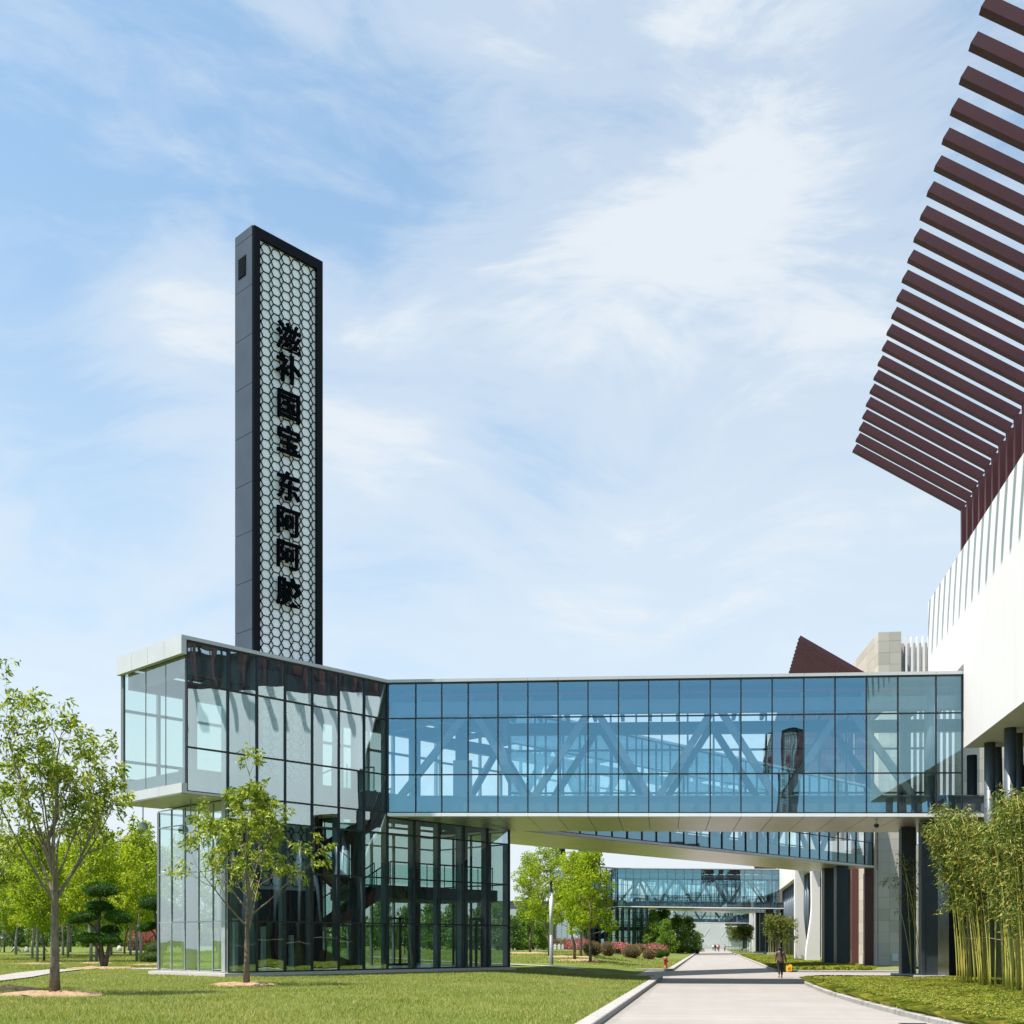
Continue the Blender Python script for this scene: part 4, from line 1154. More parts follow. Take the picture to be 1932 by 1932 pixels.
def make_tree(name, label, H, tr, fork, crown_r, seed, leafmat, barkmat, nlimb=9, lsize=0.13, per=9, twigs=6, lean=(0, 0), shape='vase', lw=0.42, droop=0.5, group=None, density=1.0, cat='tree', top=1.0, az0=0.0, clump=0.16, el=None):
    r = np.random.default_rng(seed)
    root = thing(name, label, cat, (0, 0, 0), group)
    wood = MB(); lv = Leaves()
    lead = [Vector((0, 0, -0.1))]
    n = 9
    for i in range(1, n + 1):
        t = i / n
        lead.append(Vector((lean[0] * t * H + (r.normal(0, 0.012 * H) if t > 0.4 else 0), lean[1] * t * H + (r.normal(0, 0.012 * H) if t > 0.4 else 0), H * 0.96 * t)))
    rad = [tr * 1.18] + [tr * (1 - 0.30 * min(1, (i / n) / (fork / H))) if i / n <= fork / H else tr * 0.66 * (1 - (i / n - fork / H) / (1 - fork / H)) ** 0.9 + 0.006 for i in range(1, n + 1)]
    wood.tube(lead, rad, 10)
    tips = []
    def twig(p, d, L, rd, lvl):
        pts = curve(p, d, L, 4, r, 0.10 if lvl < 2 else 0.02, 0.12)
        wood.tube(pts, [rd, rd * 0.8, rd * 0.6, rd * 0.4, rd * 0.2], 4 if lvl else 5, cap=False)
        if (lvl >= 1 or L < 0.5) and pts[2].z > fork + (0.24 + 0.10 * math.sin(p.x * 5 + p.y * 3)) * (H - fork):
            for k in range(int(per * density)):
                q, dd = along(pts, r.uniform(0.25, 1.0) ** 0.6); tips.append((q, dd))
        if lvl < 2:
            for k in range(3 if lvl == 0 else 2):
                q, dd = along(pts, r.uniform(0.35, 0.95))
                side = Vector(r.normal(0, 1, 3)); side = (side - dd * side.dot(dd)).normalized()
                twig(q, dd * 0.7 + side * 0.7, L * r.uniform(0.4, 0.6), rd * 0.55, lvl + 1)
    for i in range(nlimb):
        t = i / max(1, nlimb - 1)
        h = fork + (H * 0.80 - fork) * t ** 1.15 if shape != 'burst' else fork + 0.25 * r.uniform(0, 1) + (H * 0.62 - fork) * max(0, t - 0.45)
        az = az0 + i * 2.399 + r.normal(0, 0.25)
        if shape == 'cone': prof = (1 - t) ** 1.05 * 1.0 + 0.10
        elif shape == 'round': prof = math.sin(math.pi * (0.30 + 0.62 * t)) + 0.08
        elif shape == 'burst': prof = 1.0 if t < 0.5 else 0.7
        else: prof = 0.95 - 0.55 * t
        e = el if el is not None else (R(38) if shape != 'burst' else R(48))
        e = e + R(22) * t
        L = crown_r * prof / math.cos(e) * 1.0
        L = min(L, (H * 1.0 - h) / max(0.2, math.sin(e)) * 1.05)
        p, _ = along(lead, min(0.98, (h + 0.1) / (H * 0.96 + 0.1)))
        d = Vector((math.cos(az) * math.cos(e), math.sin(az) * math.cos(e), math.sin(e)))
        pts = curve(p, d, L, 6, r, 0.07, 0.05)
        rr = tr * (0.36 - 0.16 * t)
        wood.tube(pts, [rr * (1 - 0.82 * k / 6) for k in range(7)], 6, cap=False)
        for k in range(twigs):
            q, dd = along(pts, 0.30 + 0.68 * (k + r.uniform(0, 1)) / twigs)
            side = Vector(r.normal(0, 1, 3)); side = (side - dd * side.dot(dd)).normalized()
            twig(q, dd * 0.75 + side * 0.65 + Vector((0, 0, 0.15)), L * r.uniform(0.22, 0.40) + 0.15, rr * 0.34, 0 if L > 1.0 else 1)
        twig(pts[-1], (pts[-1] - pts[-2]), L * 0.22 + 0.2, rr * 0.2, 0)
    for k in range(int(6 * top)):
        q, dd = along(lead, r.uniform(0.72, 0.99))
        az = r.uniform(0, 6.28)
        twig(q, Vector((math.cos(az) * 0.7, math.sin(az) * 0.7, 0.9)), crown_r * r.uniform(0.2, 0.38), tr * 0.12, 0)
    pts = np.array([tuple(p) for p, _ in tips]); dr = np.array([tuple(d) for _, d in tips])
    pts = pts + r.normal(0, clump * 0.35, pts.shape)
    v, f = leaf_arrays(pts, dr, lsize, r, lw, droop, 0.55)
    lv.add(v, f)
    wood.build('trunk', barkmat, root, True)
    lv.build('crown', leafmat, root)
    return root

def blob_tree(name, label, H, tr, fork, crown_r, seed, leafmat, barkmat, n=2600, lsize=0.24, group=None, cat='tree', stems=1, squash=1.0, lw=0.6):
    """background tree: limbs carrying many small leaf clusters in separate clumps"""
    r = np.random.default_rng(seed)
    root = thing(name, label, cat, (0, 0, 0), group)
    wood = MB(); lv = Leaves()
    lead = [Vector((r.normal(0, 0.02 * H) * (t > 0.3), r.normal(0, 0.02 * H) * (t > 0.3), H * 0.9 * t)) for t in np.linspace(-0.02, 1, 7)]
    wood.tube(lead, [tr * (1.1 - 0.95 * k / 6) for k in range(7)], 7)
    cl = []
    K = 26
    for k in range(K):
        t = (k + 0.5) / K
        h = fork + (H - fork) * t
        prof = crown_r * (math.sin(math.pi * min(1, 0.22 + 0.76 * t)) ** 0.8) * squash
        az = k * 2.399 + r.normal(0, 0.3); rr = prof * r.uniform(0.25, 0.95)
        c = Vector((math.cos(az) * rr, math.sin(az) * rr, h + r.normal(0, 0.15)))
        cl.append((c, crown_r * r.uniform(0.26, 0.42)))
        p, _ = along(lead, min(0.97, max(0.1, (h - 0.5 * rr) / (H * 0.9))))
        q = p.lerp(c, 0.55) + Vector((0, 0, -0.12 * rr))
        wood.tube([p, q, c], [tr * 0.26, tr * 0.16, tr * 0.05], 5, cap=False)
    m = n // K
    for c, cr in cl:
        u = r.normal(0, 1, (m, 3)); u /= np.linalg.norm(u, axis=1)[:, None]
        rad = cr * r.uniform(0.25, 1.0, m) ** 0.6
        pts = np.array(tuple(c)) + u * rad[:, None] * np.array([1, 1, 0.72])
        v, f = leaf_arrays(pts, u, lsize, r, lw, 0.35, 0.6)
        lv.add(v, f)
    wood.build('trunk', barkmat, root, True)
    lv.build('crown', leafmat, root)
    return root
def move(o, p, rz=0.0, s=1.0):
    o.location = p; o.rotation_euler = (0, 0, rz); o.scale = (s, s, s) if not hasattr(s, '__len__') else s
    return o

def mulch(p, rad, label, squash=0.75):
    r = np.random.default_rng(int(abs(p.x * 97 + p.y * 13)))
    m = MB(); n = 26; rings = [(0, 0.10), (0.4, 0.10), (0.75, 0.075), (0.95, 0.03), (1.06, -0.05)]
    c = len(m.v); m.v.append(Vector((p.x, p.y, p.z + 0.10)))
    prev = None
    for k, (rr, h) in enumerate(rings[1:]):
        row = []
        for i in range(n):
            a = 2 * math.pi * i / n
            q = rad * rr * (1 + 0.16 * math.sin(3 * a + p.x) + r.normal(0, 0.05))
            m.v.append(Vector((p.x + q * math.cos(a), p.y + q * math.sin(a) * squash, p.z + h + r.normal(0, 0.018)))); row.append(len(m.v) - 1)
        for i in range(n):
            j = (i + 1) % n
            if prev is None: m.f.append((c, row[i], row[j]))
            else: m.f.append((prev[i], row[i], row[j], prev[j]))
            m.m.append(0)
        prev = row
    o = m.build('mulch_ring', M['mulch'], None, False, None, (p.x, p.y, p.z))
    return tag(o, label, 'mulch bed', 'straw mulch beds round the trees')

# --- the two young trees in front and the one at the left edge
tp1 = on_ground(103, 1878); tp2 = on_ground(465, 1860)
t1 = make_tree('young_tree', 'tall leafy young tree in front at the left with a thick grey trunk', 7.3, 0.135, 2.35, 1.75, 14, M['leaf_near'], M['bark_grey'], 13, 0.17, 8, 5, (0.004, 0.0), 'burst', 0.35, 0.85, density=1.1, el=R(50), az0=0.4)
move(t1, tp1, 0, 0.94)
t2 = make_tree('young_tree', 'young tree with pale leaves right before the glass pavilion corner', 7.2, 0.10, 1.6, 2.25, 23, M['leaf_near'], M['bark_grey'], 14, 0.165, 8, 5, (0.012, 0), 'cone', 0.34, 0.95, density=1.2, el=R(33), az0=1.9)
move(t2, tp2, 0, 0.95)
t3 = make_tree('young_tree', 'young tree cut off by the left border with only branches reaching in', 6.2, 0.14, 1.9, 1.7, 37, M['leaf_near'], M['bark_dark'], 13, 0.155, 8, 5, (0, 0), 'burst', 0.35, 0.85, density=1.1, el=R(46), az0=0.0)
p = P(-72, 30.5); move(t3, Vector((p.x, p.y, gz(p.x, p.y))), 0, 0.80)
mulch(tp1, 1.3, 'straw mulch bed round the tall leafy tree in front', 0.8)
mulch(tp2, 1.0, 'straw mulch bed under the young tree before the pavilion', 0.7)
p = on_ground(0, 1868); mulch(p, 1.0, 'heap of straw mulch cut by the left border', 0.8)

# --- lime and yellow maples in the park on the left
protos = [blob_tree('maple_tree', 'x', 8.6, 0.10, 2.7, 2.2, 101, M['leaf_lime'], M['bark_pale'], 5600, 0.20),
          blob_tree('maple_tree', 'x', 9.2, 0.105, 2.9, 2.3, 102, M['leaf_yellow'], M['bark_pale'], 5600, 0.20),
          blob_tree('maple_tree', 'x', 7.6, 0.085, 2.3, 1.9, 103, M['leaf_lime'], M['bark_grey'], 4600, 0.19)]
used = [False] * 3
def put(kind, p, label, s=1.0, rz=0.0, group='maples of the park at the left'):
    o = protos[kind]
    if used[kind]: o = dup(o, (0, 0, 0), label)
    used[kind] = True
    move(o, p, rz, s); o['label'] = label; o['group'] = group
    return o
park = [(61, 1809, 1, 'lime maple left of the thick front trunk with a pale forked stem', 1.0), (70, 1816, 0, 'lime maple nearest behind the left front tree on its left side', 0.95),
        (83, 1815, 2, 'slender maple just left of the thick front trunk', 1.0), (119, 1804, 1, 'yellow maple just right of the thick front trunk', 1.0),
        (128, 1806, 0, 'lime maple second to the right of the thick front trunk', 1.05), (172, 1816, 1, 'yellow maple with a pale stem left of the cloud pruned pine', 1.0),
        (182, 1815, 0, 'lime maple directly behind the cloud pruned pine', 0.95), (210, 1803, 1, 'yellow maple right of the cloud pruned pine beside the white path', 1.05),
        (235, 1800, 2, 'small maple standing by the white path in the distance', 1.1), (246, 1804, 0, 'lime maple behind the pair of dark stems left of the pavilion', 1.1),
        (258, 1814, 0, 'lime maple of the close pair left of the pavilion, left stem', 1.0), (266, 1816, 1, 'yellow maple of the close pair left of the pavilion, right stem', 0.95),
        (133, 1797, 2, 'far small maple between the front trunk and the pruned pine', 1.25), (300, 1800, 0, 'lime maple seen partly through the pavilion corner', 1.15),
        (8, 1797, 2, 'thin staked maple near the left border', 1.0), (30, 1803, 1, 'yellow maple close to the left border', 1.0),
        (345, 1796, 1, 'yellow maple standing behind the lower glass block', 1.2), (410, 1797, 0, 'lime maple seen through the lower glass block', 1.2),
        (-40, 1812, 0, 'lime maple just outside the left border', 1.0)]
rs = random.Random(5)
for k, (x, y, kd, lab, sc) in enumerate(park):
    p = on_ground(x, y, 130); put(kd, p, lab, sc * rs.uniform(0.95, 1.05), rs.uniform(0, 6.28))
mr = [(75, 1820, 1.9, 'straw mulch under the two left maples of the park'), (190, 1828, 1.8, 'straw mulch below the cloud pruned pine'),
      (177, 1819, 1.2, 'straw mulch behind the cloud pruned pine'), (285, 1822, 1.5, 'straw mulch against the left side of the pavilion')]
for x, y, rd, lab in mr: mulch(on_ground(x, y), rd, lab, 0.8)

# --- cloud pruned pines
def pad(m_parent, c, rx, ry, rz, tilt, seed, n=1500):
    r = np.random.default_rng(seed)
    u = r.normal(0, 1, (n, 3)); u /= np.linalg.norm(u, axis=1)[:, None]
    u[:, 2] = np.where(u[:, 2] < 0, u[:, 2] * 0.55, u[:, 2])
    bumps = 1 + 0.10 * np.sin(u[:, 0] * 7 + seed) * np.cos(u[:, 1] * 6)
    p = u * np.array([rx, ry, rz]) * bumps[:, None] * r.uniform(0.86, 1.0, n)[:, None]
    p[:, 2] += p[:, 0] * tilt
    v, f = leaf_arrays(p + np.array(tuple(c)), u * np.array([0.6, 0.6, 1.0]) + np.array([0, 0, 0.35]), 0.11, r, 0.3, -0.2, 0.45)
    lv = Leaves(); lv.add(v, f); o = lv.build('foliage_pad', M['needle'], m_parent)
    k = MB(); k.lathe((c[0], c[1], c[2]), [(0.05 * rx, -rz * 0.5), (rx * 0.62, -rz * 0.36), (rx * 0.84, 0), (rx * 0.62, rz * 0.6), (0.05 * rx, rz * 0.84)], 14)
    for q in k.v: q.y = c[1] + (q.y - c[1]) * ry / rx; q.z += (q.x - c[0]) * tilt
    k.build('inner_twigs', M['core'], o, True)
def cloud_pine(label, at, pads, trunks, seed):
    root = thing('cloud_pruned_pine', label, 'pine tree', (0, 0, 0), 'cloud pruned pines beside the pavilion')
    for i, (x, z, w, h, tl, y) in enumerate(pads): pad(root, (x, y, z), w / 2, w / 2.4, h * 0.60, tl, seed + i, int(1500 + 1300 * w))
    m = MB()
    for pts in trunks: m.tube(pts[0], pts[1], 7, cap=False)
    m.build('trunk', M['bark_dark'], root, True)
    return move(root, at, YAW)
cp = on_ground(196, 1827)
cloud_pine('dark green cloud pruned pine with seven clipped pads', cp,
    [(-0.18, 4.0, 1.68, 0.74, 0.0, 0), (-0.28, 3.17, 1.35, 0.46, -0.03, 0.1), (-1.05, 2.58, 1.62, 0.55, 0.20, -0.1), (0.75, 2.58, 1.32, 0.66, -0.1, 0.05), (0.24, 1.97, 0.82, 0.36, 0, 0.2), (-0.58, 1.50, 1.42, 0.46, 0.0, -0.25), (0.32, 1.42, 1.15, 0.38, -0.05, -0.2)],
    [([(0, 0, -0.1), (-0.12, 0, 0.9), (-0.32, 0, 2.0), (-0.2, 0, 3.0), (-0.18, 0, 4.0)], [0.16, 0.12, 0.11, 0.08, 0.05]),
     ([(0.05, 0, 0), (0.25, 0.05, 1.2), (0.5, 0.05, 2.0), (0.7, 0.05, 2.6)], [0.13, 0.09, 0.07, 0.04]), ([(-0.05, 0, 0), (-0.3, -0.1, 1.0), (-0.5, -0.2, 1.5)], [0.09, 0.07, 0.04]),
     ([(-0.3, 0, 1.9), (-0.7, -0.05, 2.3), (-1.1, -0.1, 2.6)], [0.08, 0.06, 0.03]), ([(0.35, 0, 1.6), (0.24, 0.1, 1.97)], [0.05, 0.03])], 300)
cp2 = on_ground(300, 1824)
cloud_pine('cloud pruned pine half hidden by the left edge of the pavilion', cp2,
    [(-0.35, 3.45, 1.5, 0.85, 0.0, 0), (-0.62, 2.15, 1.0, 0.4, 0.25, 0), (0.7, 2.9, 1.3, 0.6, 0, 0.1)],
    [([(0.1, 0, -0.1), (0.05, 0, 1.0), (-0.1, 0, 2.2), (-0.3, 0, 3.4)], [0.15, 0.12, 0.1, 0.05]), ([(0.0, 0, 1.2), (-0.3, 0, 1.9), (-0.6, 0, 2.1)], [0.07, 0.05, 0.03]), ([(0, 0, 1.9), (0.5, 0.1, 2.8)], [0.07, 0.04])], 340)

# --- shrubs
def shrub(name, label, p, w, h, mat, seed, group, n=1700, ls=0.075):
    r = np.random.default_rng(seed)
    root = thing(name, label, 'shrub', (0, 0, 0), group)
    n = int(n * max(0.5, w))
    u = r.normal(0, 1, (n, 3)); u /= np.linalg.norm(u, axis=1)[:, None]
    bumps = 1 + 0.07 * np.sin(u[:, 0] * 8 + seed) * np.cos(u[:, 1] * 7 + u[:, 2] * 5)
    q = u * np.array([w / 2, w / 2, h / 2]) * (bumps * r.uniform(0.86, 1.03, n))[:, None]
    q[:, 2] += h / 2
    q[:, 2] = np.maximum(q[:, 2], 0.02)
    v, f = leaf_arrays(q, u + np.array([0, 0, 0.3]), ls, r, 0.55, 0.0, 0.55)
    lv = Leaves(); lv.add(v, f); lv.build('foliage', mat, root)
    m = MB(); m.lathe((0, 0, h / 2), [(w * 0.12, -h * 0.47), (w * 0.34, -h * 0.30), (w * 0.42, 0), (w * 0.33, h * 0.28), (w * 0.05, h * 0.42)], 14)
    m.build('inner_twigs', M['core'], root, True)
    return move(root, p)
SG = 'clipped round shrubs along the lawn'
sh = [(1118, 1802.5, 36, 26, 'photinia', 'large round red tipped shrub behind the right maple trunk'), (1147, 1804, 25, 27, 'photinia', 'round red tipped shrub right of the large one behind the maple trunk'),
      (1192, 1808, 35, 25, 'photinia', 'large round red tipped shrub left above the nearest fire hydrant'), (1225, 1810.5, 25, 20, 'photinia', 'smaller red tipped ball shrub just right of the nearest fire hydrant'),
      (1244, 1807.4, 20, 16.5, 'boxwood', 'fresh green ball shrub right of the small red tipped ball'), (1256, 1805, 14, 13, 'boxwood', 'second green ball shrub behind the fresh green one'),
      (1204, 1798, 26, 17, 'photinia', 'red tipped shrub half hidden behind the large one above the hydrant'), (1049, 1790.5, 19, 18, 'photinia', 'round red shrub right behind the lamp post'),
      (1067, 1791, 20, 19, 'photinia', 'round red shrub second to the right of the lamp post'), (1029, 1790, 18, 10, 'photinia', 'low reddish shrub left of the lamp post'),
      (1286, 1795, 14, 12.5, 'photinia', 'reddish ball shrub beyond the pink hedge near the second hydrant'), (1304, 1789, 13, 8, 'photinia', 'small dark ball shrub left of the two by the far kerb'),
      (1314, 1789.5, 9, 7.5, 'photinia', 'small dark ball shrub at the far kerb'), (1255, 1789, 13, 9, 'photinia', 'brownish ball shrub behind the middle of the pink hedge')]
for k, (x, y, w, h, mt, lab) in enumerate(sh):
    p = on_ground(x, y, 190); z = depth(p) / FP
    shrub('ball_shrub', lab, p, w * z, h * z, M[mt], 500 + k, SG, 1900 if y > 1795 else 1200, 0.085 if y > 1795 else 0.13)
p = on_ground(286, 1817); shrub('ball_shrub', 'low green shrub beside the left edge of the pavilion', p, 1.5, 0.7, M['boxwood'], 540, SG)
p = on_ground(292, 1808); shrub('ball_shrub', 'taller yellow green shrub at the left edge of the pavilion', p, 1.6, 1.35, M['boxwood'], 541, SG)
def hedge(label, p0, p1, wd, h, mat, seed, n=2600):
    r = np.random.default_rng(seed)
    root = thing('flower_hedge', label, 'hedge', ((p0 + p1) / 2), 'pink flowering hedges')
    c = (p0 + p1) / 2
    a = np.array(tuple(p0 - c)); b = np.array(tuple(p1 - c)); L = np.linalg.norm(b - a)
    d = (b - a) / L; s = np.array([-d[1], d[0], 0])
    t = r.uniform(0, 1, n); th = r.uniform(0, math.pi, n)
    bump = 1 + 0.13 * np.sin(t * L * 2.3) + 0.08 * np.sin(t * L * 5.1 + 1)
    q = a + (b - a) * t[:, None] + s * (np.cos(th) * wd / 2)[:, None] + np.array([0, 0, 1]) * (np.sin(th) ** 0.6 * h * bump * r.uniform(0.8, 1.05, n))[:, None]
    v, f = leaf_arrays(q, np.stack([s[0] * np.cos(th), s[1] * np.cos(th), np.sin(th)], -1), 0.15, r, 0.6, 0, 0.6)
    lv = Leaves(); lv.add(v, f); lv.build('foliage', mat, root)
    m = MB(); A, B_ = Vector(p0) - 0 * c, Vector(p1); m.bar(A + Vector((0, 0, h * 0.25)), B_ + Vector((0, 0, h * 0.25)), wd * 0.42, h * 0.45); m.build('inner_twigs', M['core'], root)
def og(x, y, zm=200): return on_ground(x, y, zm)
hedge('long pink flowering hedge right of the ball shrubs', og(1222, 1797), og(1266, 1796), 2.0, 1.0, M['azalea'], 600)
hedge('pink flowering hedge between the maple trunks', og(1077, 1792), og(1108, 1793), 2.0, 1.15, M['azalea'], 601)
hedge('pink hedge behind the gap between the large ball shrubs', og(1155, 1799), og(1182, 1799), 1.6, 0.9, M['azalea'], 602)
hedge('short orange red hedge at the right end of the pink one', og(1264, 1798), og(1281, 1795.5), 1.4, 0.8, M['photinia'], 603)
hedge('thin pink flower strip before the white balustrade', og(985, 1790), og(1022, 1790), 1.5, 0.5, M['azalea'], 604)
hedge('red flowering hedge in the park left of the pavilion', og(245, 1794.5), og(312, 1794.5), 2.0, 2.3, M['azalea'], 605, 3600)

# --- bright maples to the right of the pavilion
mid = [(1000, 1797, 8.9, 2.0, 'lime', 'bright green maple just right of the pavilion corner', 201, 2.6, 3.0), (1036, 1803, 9.0, 2.1, 'lime', 'bright green maple whose stem stands behind the lamp post', 202, 2.6, 3.0),
       (1084, 1812, 7.6, 1.7, 'yellow', 'yellow green maple left of the fullest bright maple', 203, 2.6, 2.4), (1096, 1806, 8.0, 1.7, 'lime', 'bright maple standing between the two front maple stems', 204, 2.4, 2.6),
       (1114, 1816, 7.55, 1.95, 'lime', 'fullest bright green maple right of the lamp post', 205, 2.35, 2.4)]
for (x, y, H, cr, kd, lab, sd, ls, fk) in mid:
    p = on_ground(x, y, 140)
    o = blob_tree('maple_tree', lab, H, 0.11, fk, cr, sd, M['leaf_' + kd], M['bark_grey'], 7000, 0.165, 'bright maples right of the pavilion', squash=1.0)
    move(o, p, sd)
for x, y, rd, lab in ((1000, 1799, 1.9, 'straw mulch under the maple at the pavilion corner'), (1070, 1806, 1.8, 'straw mulch behind the lamp post'), (1090, 1813, 1.5, 'straw mulch at the foot of the yellow green maple')):
    mulch(on_ground(x, y, 140), rd, lab, 0.7)

# --- darker trees farther off
dense = [blob_tree('dense_tree', 'x', 9.5, 0.2, 0.6, 3.6, 211, M['leaf_mid'], M['bark_dark'], 4600, 0.42), blob_tree('dense_tree', 'x', 9.0, 0.2, 0.8, 3.6, 212, M['leaf_dark'], M['bark_dark'], 4600, 0.42)]
dused = [False, False]
def putd(kd, p, lab, s, rz, group):
    o = dense[kd]
    if dused[kd]: o = dup(o, (0, 0, 0), lab)
    dused[kd] = True; move(o, p, rz, s); o['label'] = lab; o['group'] = group
def far(x, Z): p = P(x, Z); return Vector((p.x, p.y, gz(p.x, p.y) - 0.1))
for k, (x, Z, kd, s, lab) in enumerate([(1232, 172, 0, (0.45, 0.45, 0.62), 'narrow green tree right of the farther pavilion'), (1250, 182, 0, 0.70, 'tall light green tree behind the narrow one by the farther pavilion'), (1256, 166, 0, 0.50, 'middle green tree of the dense row along the road'),
      (1278, 176, 0, 0.60, 'roundest green tree of the dense row along the road'), (1298, 190, 0, 0.62, 'last light green tree of the dense row before the end wall'), (1316, 235, 1, 0.45, 'small dark tree far along the left kerb')]):
    putd(kd, far(x, Z), lab, s, k * 1.3, 'dense trees along the far road')
for k, (x, Z, kd, s, lab) in enumerate([(968, 128, 1, 0.42, 'small brownish bushy tree at the right edge of the pavilion'), (985, 134, 0, 0.5, 'small bushy tree second from the pavilion edge'), (1005, 138, 0, 0.55, 'small yellowish bushy tree under the corner maple'), (1025, 142, 0, 0.5, 'small bushy tree left of the lamp post'),
      (940, 130, 0, 0.55, 'bushy tree seen through the right end of the pavilion'), (905, 135, 1, 0.55, 'dark bushy tree seen through the pavilion glass'), (860, 128, 0, 0.6, 'bushy tree seen through the middle of the pavilion'), (815, 140, 0, 0.6, 'green tree seen through the pavilion left of the door'), (770, 132, 1, 0.55, 'dark tree seen through the pavilion behind the stair'),
      (720, 126, 0, 0.6, 'light green tree seen through the pavilion stair'), (655, 120, 0, 0.6, 'green tree seen through the left half of the pavilion')]):
    putd(kd, far(x, Z), lab, s, k * 1.7, 'small bushy trees behind the pavilion')
lab3 = ['dark tree on the far slope by the left border', 'second dark tree on the far slope at the left', 'grey green tree on the far slope behind the front trunk', 'dark tree on the far slope left of the pruned pine', 'dark tree on the far slope right of the pruned pine', 'far dark tree left of the pavilion edge', 'far dark tree hidden by the pavilion edge', 'far dark tree behind the lower glass block', 'far tree behind the middle of the lower block']
for k, x in enumerate((-20, 25, 70, 120, 165, 215, 265, 330, 420)):
    putd(k % 2, far(x, 205 + 12 * (k % 3)), lab3[k], 0.78 + 0.08 * (k % 3), k, 'dark trees on the far slope')
# far wood standing behind everything on the left as one mass
r = np.random.default_rng(77); lv = Leaves()
for k in range(120):
    x = r.uniform(-900, 1060); Z = r.uniform(300, 340); p = P(x, Z); hh = r.uniform(6, 12)
    u = r.normal(0, 1, (150, 3)); u /= np.linalg.norm(u, axis=1)[:, None]
    pts = np.array([p.x, p.y, hh * 0.5]) + u * np.array([5, 5, hh * 0.5]) * r.uniform(0.5, 1, 150)[:, None]
    v, f = leaf_arrays(pts, u, 1.5, r, 0.7, 0.1, 0.6); lv.add(v, f)
o = lv.build('far_wood', M['leaf_dark'], None)
tag(o, 'far off wood closing the park behind the maples', 'wood', None, 'stuff')

# --- park paths and low stones
def strip(pts, w, name='path', z=0.035):
    m = MB(); q = [Vector(p) for p in pts]; L = []
    for i, p in enumerate(q):
        d = (q[min(i + 1, len(q) - 1)] - q[max(i - 1, 0)]); d.z = 0; d.normalize(); s = Vector((-d.y, d.x, 0)) * w / 2
        L.append((p + s + Vector((0, 0, z)), p - s + Vector((0, 0, z))))
    for a, b in zip(L, L[1:]): m.face([a[0], a[1], b[1], b[0]])
    return tag(m.build(name, M['path']), kind='structure')
def gp(x, y): return on_ground(x, y, 300)
def dense_pts(pts, n=10):
    out = []
    for a, b in zip(pts, pts[1:]):
        for k in range(n):
            q = a.lerp(b, k / n); q.z = gz(q.x, q.y) + 0.02; out.append(q)
    return out + [pts[-1]]
strip(dense_pts([gp(-60, 1855), gp(20, 1846), gp(70, 1837), gp(128, 1830.5)], 12), 1.5)
strip(dense_pts([gp(35, 1806.5), gp(60, 1806), gp(80, 1806)], 6), 1.4)
strip(dense_pts([gp(205, 1796), gp(225, 1797), gp(240, 1796)], 6), 4.5)
strip(dense_pts([gp(700, 1806), gp(962, 1820.5), gp(1000, 1822.5), gp(1090, 1829.5)], 8), 0.9)
a = gp(277, 1829); m = MB(); m.box(a.x - 0.6, a.y - 0.5, a.z - 0.05, a.x + 1.0, a.y + 0.5, a.z + 0.06); tag(m.build('step_slab', M['plinth'], None, False, None, a), 'low pale step beside the left end of the pavilion plinth', 'step')
for k, (x, y, w, lab) in enumerate([(30, 1795, 10, 'long flat boulder at the left border of the park'), (50, 1797, 9, 'flat boulder right of the long one in the park'), (70, 1796, 6, 'small boulder left of the front trunk'), (108, 1797, 8, 'boulder just right of the front trunk'), (225, 1794, 8, 'boulder beside the white path in the park')]):
    p = gp(x, y); z = depth(p) / FP
    m = MB(); m.lathe((p.x, p.y, p.z), [(w * z * 0.55, -0.1), (w * z * 0.6, 0.15), (w * z * 0.45, 0.42), (w * z * 0.1, 0.55)], 9)
    rr = random.Random(k)
    for q in m.v: q += Vector((rr.uniform(-.06, .06), rr.uniform(-.06, .06), rr.uniform(-.03, .03)))
    tag(m.build('boulder', M['boulder'], None, True, None, p), lab, 'boulder', 'boulders in the park')
# timber props of the staked tree
p = on_ground(8, 1797, 130)
st = thing('tree_prop', 'wooden tripod props round the thin staked maple by the left border', 'prop', p)
for a in (0.3, 2.4, 4.5):
    m = MB(); m.tube([p + Vector((math.cos(a) * 1.6, math.sin(a) * 1.6, -0.02)), p + Vector((math.cos(a) * 0.1, math.sin(a) * 0.1, 2.0))], 0.045, 6); m.build('prop_pole', M['bark_pale'], st)
p = on_ground(55, 1796, 130)
st = thing('tree_prop', 'dark tripod props standing left of the thick front trunk', 'prop', p)
for a in (0.1, 2.2, 4.3):
    m = MB(); m.tube([p + Vector((math.cos(a) * 1.9, math.sin(a) * 1.9, -0.02)), p + Vector((math.cos(a) * 0.1, math.sin(a) * 0.1, 2.3))], 0.05, 6); m.build('prop_pole', M['bark_dark'], st)

